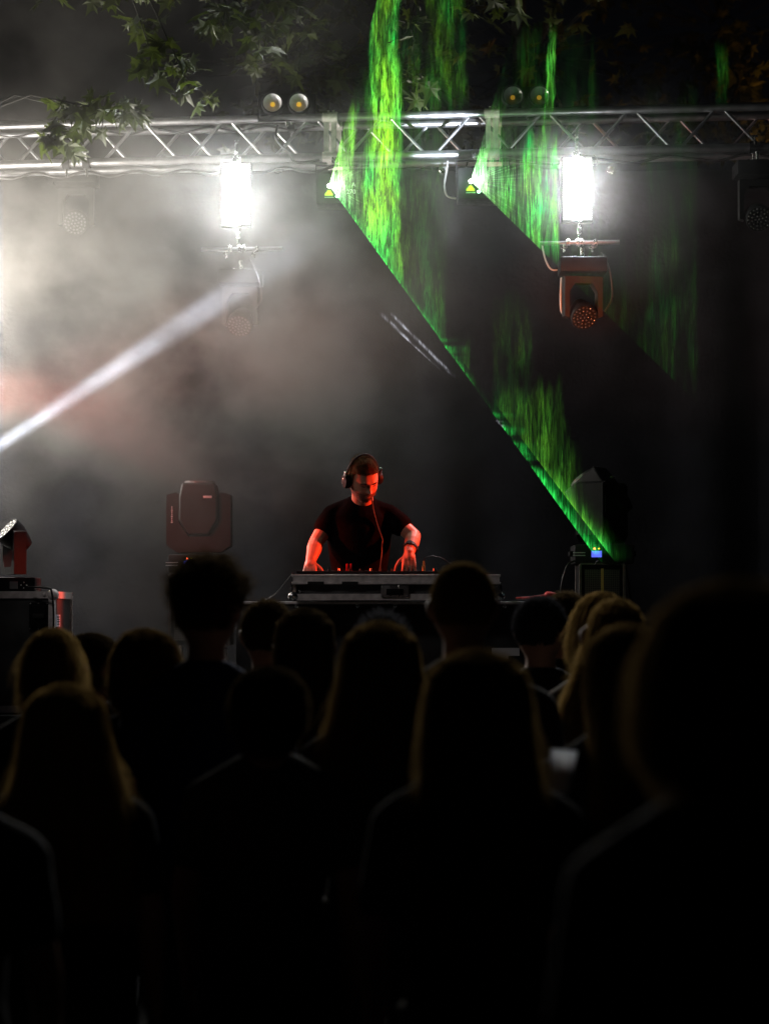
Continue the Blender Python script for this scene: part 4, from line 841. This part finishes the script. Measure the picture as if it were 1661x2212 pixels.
person(581, 1438, 850, 'shorter person with smooth tied hair in front of the long straight hair', 'tied', 'dark', 'grey', 4, wd=1.05)
person(142, 1475, 900, 'woman with long blond hair spreading over her right shoulder at the left', 'flare', 'blond', 'black', 5, htilt=R(-2), fly=.02)
person(-150, 1475, 1090, 'person at the left edge showing only one dark sleeved shoulder', 'short', 'dark', 'grey', 6)
person(115, 1355, 720, 'woman with bobbed hair in front of the big flight case', 'bob', 'blond', 'black', 7, fly=.02, wd=.8)
person(198, 1366, 640, 'dark haired person half hidden behind the bobbed woman', 'tied', 'dark', 'black', 8, yaw=R(-50))
person(307, 1356, 750, 'person with rounded brown hair and a small earring left of the curly man', 'bob', 'brown', 'black', 9, yaw=R(45), htilt=R(4), wd=.86)
person(447, 1200, 760, 'tall man with curly hair and navy shirt standing above the crowd', 'curly', 'dark', 'navy', 10, yaw=R(-12))
p11 = person(578, 1294, 620, 'short haired man with visible left ear raising a water bottle', 'short', 'dark', 'black', 11, arms={1: ((.27, .12, 1.18), (.085, .30, 1.43))})
person(658, 1312, 690, 'woman with long straight dark hair right of the man with the bottle', 'straight', 'dark', 'black', 12)
person(825, 1314, 608, 'man with spiky black hair and glasses just below the mixer case', 'spiky', 'black', 'black', 13)
person(1000, 1212, 800, 'broad man with cropped hair and grey shirt hiding the right end of the mixer case', 'crop', 'brown', 'grey', 14, skinny=1.08)
person(1167, 1287, 600, 'dark haired man with glasses right of the cropped man', 'short', 'black', 'black', 15, yaw=R(-25))
person(1222, 1277, 560, 'person farthest back with dark hair beside the mesh case', 'short', 'dark', 'black', 16)
person(1296, 1277, 667, 'woman with blond hair and pale puffed sleeve below the mesh case', 'bob', 'blond', 'white', 17, htilt=R(8), wd=.9)
person(1325, 1290, 740, 'blond haired person leaning behind the glasses wearer at the right', 'flare', 'blond', 'brown', 18, htilt=R(10), wd=.8)
p19 = person(1352, 1345, 925, 'long haired person with glasses partly behind the nearest head, holding the cup', 'long', 'brown', 'black', 19, yaw=R(30), htilt=R(6), arms={-1: ((-.25, .10, 1.02), (-.165, .34, 1.13))})
# glasses glints: real lenses on the glasses wearers
def glasses(par, mxh, label):
    g = MB()
    for s in (-1, 1): g.lathe([(.019, 0), (.0215, .002), (.0235, 0), (.0215, -.002), (.019, 0)], mxh @ Vector((s * .031, .098, .006)), mxh.to_3x3() @ Vector((0, 1, 0)), 16); g.cyl(mxh @ Vector((s * .054, .094, .01)), mxh @ Vector((s * .08, -.01, .008)), .0022, n=8)
    g.cyl(mxh @ Vector((-.009, .1, .008)), mxh @ Vector((.009, .1, .008)), .002, n=8)
    return g.build('glasses', M['steel'], par)
for o in list(COL.objects):
    if o.get('category') == 'person' and 'glasses' in o['label'] and 'behind the glasses' not in o['label']:
        zz = max(v.co.z for v in o.data.vertices) - .118; yw = R(30) if 'cup' in o['label'] else (R(-25) if 'cropped' in o['label'] else 0)
        glasses(o, Matrix.Translation((0, .015, zz)) @ Matrix.Rotation(yw, 4, 'Z'), '')
# bottle and cup
q = p11.location + Vector((.085, .30, 1.43)) ; bt = empty('water_bottle', P(588, 1432, q.y + .03), 'clear plastic bottle with blue cap held up beside the short haired man', 'bottle')
bt.rotation_euler = (0, R(6), 0)
MB().lathe([(0, 0), (.026, .0), (.03, .01), (.028, .05), (.031, .06), (.031, .12), (.022, .16), (.012, .175), (.012, .188), (0, .188)], (0, 0, -.08)).build('bottle', mat('clear_plastic', (.75,.85,1), .08, trans=.9, spec=.8), bt)
MB().cyl((0, 0, .107), (0, 0, .124), .0145, n=18).build('cap', mat('blue_cap', (.03,.10,.7), .35), bt)
qc = P(1210, 1621, 4.98)
milky = hairmat('milky_plastic', (.9, .92, .95), .4)
cup = empty('plastic_cup', qc - Vector((0, 0, .12)), 'pale translucent plastic cup of drink held up between the crowd', 'cup')
cup.rotation_euler = (0, R(5), 0); cup.scale = (.8, .8, .8); cup.location.z += .024
MB().lathe([(.026, .0), (.038, .118), (.040, .12), (.0365, .118), (.0245, .004), (0, .004)]).build('cup', milky, cup)
MB().lathe([(0, .006), (.0245, .006), (.031, .065), (0, .065)]).build('drink', mat('drink', (.5,.16,.03), .2), cup)
# ------------------------------------------------------------------ the DJ
DJ = Vector((P(775, 1000, 12.0).x, 12.0, .85)); ZT_ = P(770, 978, 11.95).z - .85
dj_b = MB(); s = 1.0
def D(px, py, y): q = P(px, py, y); return q - DJ
hc = D(784, 1036, 11.86)
HD = Matrix.Translation(hc) @ Matrix.Rotation(R(180 + 28), 4, 'Z') @ Matrix.Rotation(R(-33), 4, 'X') @ Matrix.Rotation(R(9), 4, 'Y') @ Matrix.Diagonal((.95, 1, 1.0, 1))
hm = headmb(HD, 0, 6); dj_b.v += hm.v; dj_b.f += hm.f
for sx in (-1, 1): dj_b.ell(HD @ Vector((sx * .078, -.006, -.004)), (.009, .018, .030), Euler((0, 0, R(196))), 3)
zsh = D(780, 1096, 11.95).z
nk = Vector((D(783, 1090, 11.95).x, -.03, zsh + .0))
dj_b.cap(nk + Vector((0, .02, -.03)), .062, hc + Vector((-.004, .03, -.05)), .056, 20)
ax_ = D(776, 1100, 12).x
tor = [(.86, .145, .10, .0), (.98, .142, .10, .0), (1.10, .138, .098, .0), (1.22, .155, .105, -.01), (zsh - .12, .162, .108, -.02), (zsh - .05, .15, .10, -.02), (zsh + .0, .11, .08, -.02), (zsh + .035, .07, .065, -.02)]
dj_b.loft([(Vector((ax_, o, z)), a, b_) for z, a, b_, o in tor], 28)
SL, SR = D(719, 1113, 11.98), D(840, 1113, 11.98)
EL, ER = D(683, 1172, 11.90), D(893, 1158, 11.92)
WL, WR = D(671, 1212, 11.80), D(884, 1194, 11.80)
tee = MB().loft([(Vector((ax_, o, z)), a + .014, b_ + .016) for z, a, b_, o in tor[:-1]] + [(Vector((ax_ + .012, -.02, zsh + .062)), .066, .066)], 28)
for S_, E_, W_ in ((SL, EL, WL), (SR, ER, WR)):
    nb = Vector((ax_ + (.05 if S_.x > ax_ else -.05), -.02, zsh + .0)); dj_b.cap(nb, .045, S_, .046); tee.cap(nb + Vector((0, 0, .0)), .056, S_, .060)
    m_ = S_.lerp(E_, .5); dj_b.cap(S_, .052, m_, .047).cap(m_, .046, E_, .040); f_ = E_.lerp(W_, .35)
    dj_b.cap(E_, .040, f_, .042).cap(f_, .041, W_, .028); tee.cap(S_, .060, S_.lerp(E_, .46), .064)
hand(dj_b, WL, (-.03, -.55, -.62), (.9, -.2, .1), (0, -.5, .8), .35, .95, .22)
hand(dj_b, WR, (-.02, -.42, -.95), (-.9, -.1, 0), (.1, -.9, .4), .28, .95, .10)
for sx in (-1, 1): dj_b.cap((ax_ + sx * .09, 0, .90), .09, (ax_ + sx * .1, 0, .48), .058).cap((ax_ + sx * .1, 0, .48), .056, (ax_ + sx * .11, .02, .09), .04).cap((ax_ + sx * .11, .03, .05), .036, (ax_ + sx * .12, -.13, .035), .03)
dj = remeshed(dj_b, 'person', M['skin'], .0042, 2); dj.location = DJ; tag(dj, 'bearded DJ in black tee and headphones looking down at the mixer', 'person')
remeshed(tee, 'shirt', M['tee'], .007, 8, dj)
tr = MB().loft([(Vector((ax_, 0, z)), a, q) for z, a, q in ((.84, .165, .12), (1.0, .168, .122), (1.02, .166, .12))], 24)
for sx in (-1, 1): tr.cap((ax_ + sx * .09, 0, .90), .10, (ax_ + sx * .1, 0, .48), .068).cap((ax_ + sx * .1, 0, .48), .066, (ax_ + sx * .11, .02, .12), .054)
remeshed(tr, 'trousers', M['denim'], .015, 4, dj)
# hair, brows, eyes, beard
rn = random.Random(77)
def cap_ok(p): return p.z > (-.03 if p.y < -.01 else .066 + .006 * mn.noise(p * 70) + .012 * sm(.02, .08, p.y) - .05 * sm(.0, -.03, p.y)) or (abs(p.x) > .055 and p.z > .0 and p.y < .03) 
hcap = headmb(HD, lambda d: .004 + .009 * sm(.1, .8, d.z) * (1 + .3 * mn.noise(d * 6)), 5, cap_ok, 0); st = MB()
for k in range(3500):
    d_ = Vector((rn.gauss(0, 1), rn.gauss(0, 1), rn.gauss(0, 1))).normalized(); g0 = .003 + .009 * sm(.1, .8, d_.z); p = head_co(d_, g0, 0)
    if not cap_ok(p): continue
    L = .006 + .018 * sm(.3, .9, d_.z); q = (d_ * .6 + Vector((rn.gauss(0, .15), -.8, .1))).normalized(); strand(st, [p, p + q * L * .5, p + q * L + Vector((0, 0, -.002))], .0008, rn)
st.xf(HD); o = hcap.build('hair', HM['dark'], dj); merge_strands(o, st)
def beard_ok(p): return p.y > -.005 and p.z < -.036 - .0 * p.y and not (abs(p.x) < .021 and -.064 < p.z < -.047) or (p.y > -.0 and p.y < .03 and p.z < .0 and abs(p.x) > .05)
bc = headmb(HD, .0022, 5, beard_ok); st = MB()
for k in range(2600):
    d_ = Vector((rn.gauss(0, 1), abs(rn.gauss(0, 1)), rn.gauss(-.6, 1))).normalized(); p = head_co(d_, .001)
    if not beard_ok(p) or rn.random() < .3: continue
    strand(st, [p, p + (d_ + Vector((0, 0, -.8))).normalized() * rn.uniform(.004, .008)], .0006, rn)
st.xf(HD); o = bc.build('beard', mat('stubble', (.15,.075,.05), .7), dj); merge_strands(o, st); o.name = 'beard'
for sx in (-1, 1):
    eb = MB().tube([HD @ head_co(Vector((sx * x / .077, math.sqrt(max(0, 1 - (x / .077) ** 2 - (z / .118) ** 2)), z / .118)).normalized(), .001) for x, z in ((.012, .022), (.024, .028), (.036, .027), (.047, .020))], [.002, .0036, .0034, .0015], 6); eb.build('eyebrow', HM['black'], dj)
    ey = MB().tube([HD @ head_co(Vector((sx * x / .077, math.sqrt(max(0, 1 - (x / .077) ** 2 - (z / .118) ** 2)), z / .118)).normalized(), -.0004) for x, z in ((.020, .006), (.027, .0035), (.034, .0035), (.042, .007))], [.001, .0022, .0022, .001], 6); ey.build('eyelashes', HM['black'], dj)
MB().tube([HD @ head_co(Vector((x / .077, math.sqrt(max(0, 1 - (x / .077) ** 2 - (.056 / .118) ** 2)), -.056 / .118)).normalized(), -.0002) for x in (-.022, -.01, 0, .01, .022)], [.0006, .0014, .0012, .0014, .0006], 6).build('lips', mat('lips', (.32,.10,.08), .5), dj)
# headphones (worn: a thing of their own)
hp = empty('headphones', DJ + hc, 'black over ear headphones with red lit band on the DJ head', 'headphones')
HR = HD.to_3x3().to_4x4()
band = []
for i in range(21):
    a = R(-8 + 196 * i / 20); band.append(Vector((math.cos(a) * .096, -.018 - .012 * math.sin(a), .008 + math.sin(a) * .130)))
MB().tube(band, [.006] * 21, 8).xf(HR).build('band', M['hp_band'] if 'hp_band' in M else M['red_gloss'] if 'red_gloss' in M else M['grey_case'], hp)
for sx in (-1, 1):
    MB().lathe([(0, .022), (.032, .020), (.038, .010), (.038, -.008), (.030, -.014), (0, -.014)], (sx * .094, -.008, -.004), (sx, 0, 0), 24).xf(HR).build('ear_cup', M['black'], hp)
    MB().box((sx * .108, -.01, .035), (.012, .02, .04), bevel=.003).ell((sx * .118, -.008, .01), (.003, .006, .006), sub=2).ell((sx * .118, -.008, -.018), (.003, .006, .006), sub=2).xf(HR).build('hinge', M['steel'], hp)
pts = [D(803, 1076, 11.84), D(806, 1100, 11.86), D(815, 1135, 11.87), D(826, 1165, 11.87), D(826, 1195, 11.86), D(822, 1222, 11.84), D(818, 1245, 11.84)]
MB().tube([p_ - hc for p_ in pts], .0042, 8).build('lead', M['cable_red'] if 'cable_red' in M else M['cable'], hp)
# bracelet / watch on the DJ left wrist
dd = (WR - ER).normalized(); wc = ER.lerp(WR, .72)
wt = empty('watch', DJ + wc, 'black wrist watch on the DJ arm at the right', 'watch')
MB().lathe([(.036, -.009), (.040, -.009), (.040, .009), (.036, .009), (.036, -.009)], (0, 0, 0), dd, 24).build('strap', M['rubber'], wt)
MB().lathe([(0, .006), (.014, .006), (.015, 0)], dd.cross(Vector((1, 0, .2))).normalized() * .036 * (-1 if dd.cross(Vector((1, 0, .2))).y > 0 else 1), dd.cross(Vector((1, 0, .2))).normalized() * (-1 if dd.cross(Vector((1, 0, .2))).y > 0 else 1), 20).build('dial', M['black'], wt)
